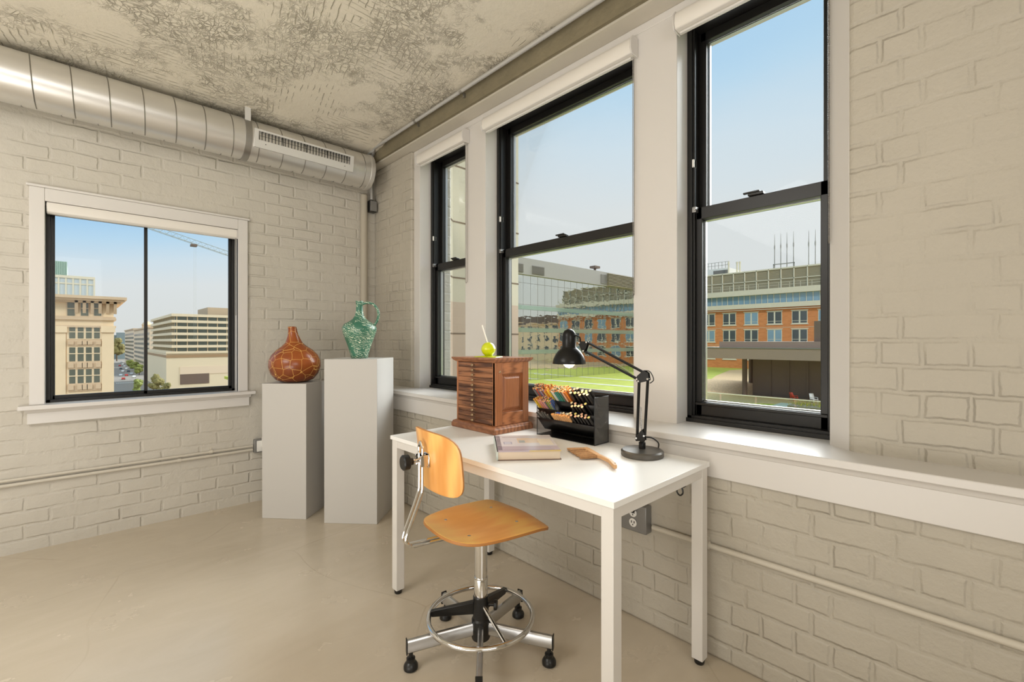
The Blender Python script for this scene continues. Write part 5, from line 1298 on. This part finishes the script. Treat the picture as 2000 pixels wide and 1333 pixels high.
# crane
Yk = 170
kA, kB = atY(245, Yk, 430), atY(455, Yk, 502)
kr = thing('tower_crane_jib', 'lattice crane jib slanting across the sky in the small window', 'crane', (kA.x, Yk, kA.z))
dv = Vector((kB.x-kA.x, 0, kB.z-kA.z)); Lk = dv.length; u_ = dv.normalized(); pn = Vector((-u_.z, 0, u_.x))*1.3
if pn.z < 0: pn = -pn
mb = MB(); mb.tube([-0.65*pn.normalized()*0, dv], 0.08, 5).tube([Vector((0, 1.2, 0)), dv+Vector((0, 1.2, 0))], 0.08, 5).tube([pn+Vector((0, .6, 0)), dv+pn+Vector((0, .6, 0))], 0.08, 5)
k = 0; st_ = 1.6
while k*st_ < Lk-st_:
    a = u_*k*st_; b_ = a+u_*st_/2+pn+Vector((0, .6, 0)); c_ = a+u_*st_
    mb.tube([a, b_, c_], 0.04, 4).tube([a+Vector((0, 1.2, 0)), b_], 0.04, 4); k += 1
mb.build('lattice_jib', E['crane'], kr)
tp = atY(379, Yk, 478)-Vector((kA.x, Yk, kA.z)); mb = MB().box(tp.x-0.8, tp.x+0.8, -0.4, 1.6, tp.z-0.5, tp.z+0.1); mb.build('trolley', E['brown_dark'], kr)
mb = MB().tube([tp, tp-Vector((0, 0, 30))], 0.02, 4).tube([tp+Vector((.5, 0, 0)), tp+Vector((.5, 0, -30))], 0.02, 4); mb.build('hoist_cable', E['crane'], kr)

# ================================================================ LIGHT, SKY, CAMERA
w = bpy.data.worlds.new('sky'); bpy.context.scene.world = w; w.use_nodes = True; nt = w.node_tree; t = NT(nt)
bg = nt.nodes['Background']; g = t.n('TexCoord').outputs['Generated']
sp3 = t.n('SeparateXYZ'); t.l(g, sp3.inputs[0])
dt = t.n('VectorMath'); dt.operation = 'DOT_PRODUCT'; t.l(g, dt.inputs[0]); dt.inputs[1].default_value = (-0.724, 0.69, 0)
sc_ = t.math('MULTIPLY_ADD', t.math('MAXIMUM', dt.outputs['Value'], 0.0), 2.8, 1.0)
el = t.math('MULTIPLY', sp3.outputs[2], sc_)
el = t.math('MULTIPLY_ADD', t.noise(t.mapping(g, (1.5, 1.5, 5)), 1.5, 4), 0.10, t.math('SUBTRACT', el, 0.065))
col = t.ramp(el, [(0.0, lin((226, 226, 223))), (0.24, lin((228, 231, 232))), (0.36, lin((216, 230, 240))), (0.46, lin((192, 222, 244))), (0.62, lin((160, 206, 245))), (0.8, lin((140, 194, 240)))])
t.l(col, bg.inputs['Color']); bg.inputs['Strength'].default_value = 1.0
def sun(name, dirv, strength, angle, color=(1, 1, 1)):
    l_ = bpy.data.lights.new(name, 'SUN'); l_.energy = strength; l_.angle = R(angle); l_.color = color
    o_ = bpy.data.objects.new(name, l_); C.objects.link(o_); o_.rotation_euler = Vector(dirv).to_track_quat('-Z', 'Y').to_euler(); return o_
sun('sky_glow_through_windows', (-0.86, -0.06, -0.45), 7.5, 56, (1.0, 0.99, 0.97))
sun('street_sun', (0.75, 0.8, -0.9), 1.7, 10, (1, 0.95, 0.87))
def area(name, loc, tgt, sx_, sy_, e, color=(1, 1, 1)):
    l_ = bpy.data.lights.new(name, 'AREA'); l_.shape = 'RECTANGLE'; l_.size = sx_; l_.size_y = sy_; l_.energy = e; l_.color = color
    o_ = bpy.data.objects.new(name, l_); C.objects.link(o_); o_.location = loc; o_.rotation_euler = (Vector(tgt)-Vector(loc)).to_track_quat('-Z', 'Y').to_euler(); return o_
area('added_room_fill', (-0.9, -2.9, 1.9), (-1.4, 3, 0.7), 2.4, 1.4, 48, (1, 0.98, 0.95))  # unseen area light added behind the camera to fill the room
area('added_overhead_fill', (-2.0, 1.6, 2.6), (-1.2, 2.2, 0), 1.6, 1.8, 58, (1, 0.985, 0.96))  # unseen overhead area light added to brighten floor and back wall
area('added_ceiling_uplight', (-1.7, 0.4, 0.25), (-1.4, 1.0, 2.8), 2.4, 2.4, 98, (1, 0.98, 0.94))  # unseen uplight added near the floor to brighten the ceiling
cam = bpy.data.cameras.new('camera'); co_ = bpy.data.objects.new('camera', cam); C.objects.link(co_)
cam.sensor_width = 36; cam.lens = FPX/2000*36; cam.clip_start = 0.05; cam.clip_end = 3000
co_.location = (0, 0, H); co_.rotation_euler = (R(90), 0, -YAW)
bpy.context.scene.camera = co_
vs_ = bpy.context.scene.view_settings; vs_.view_transform = 'Standard'; vs_.look = 'None'; vs_.exposure = 0.0
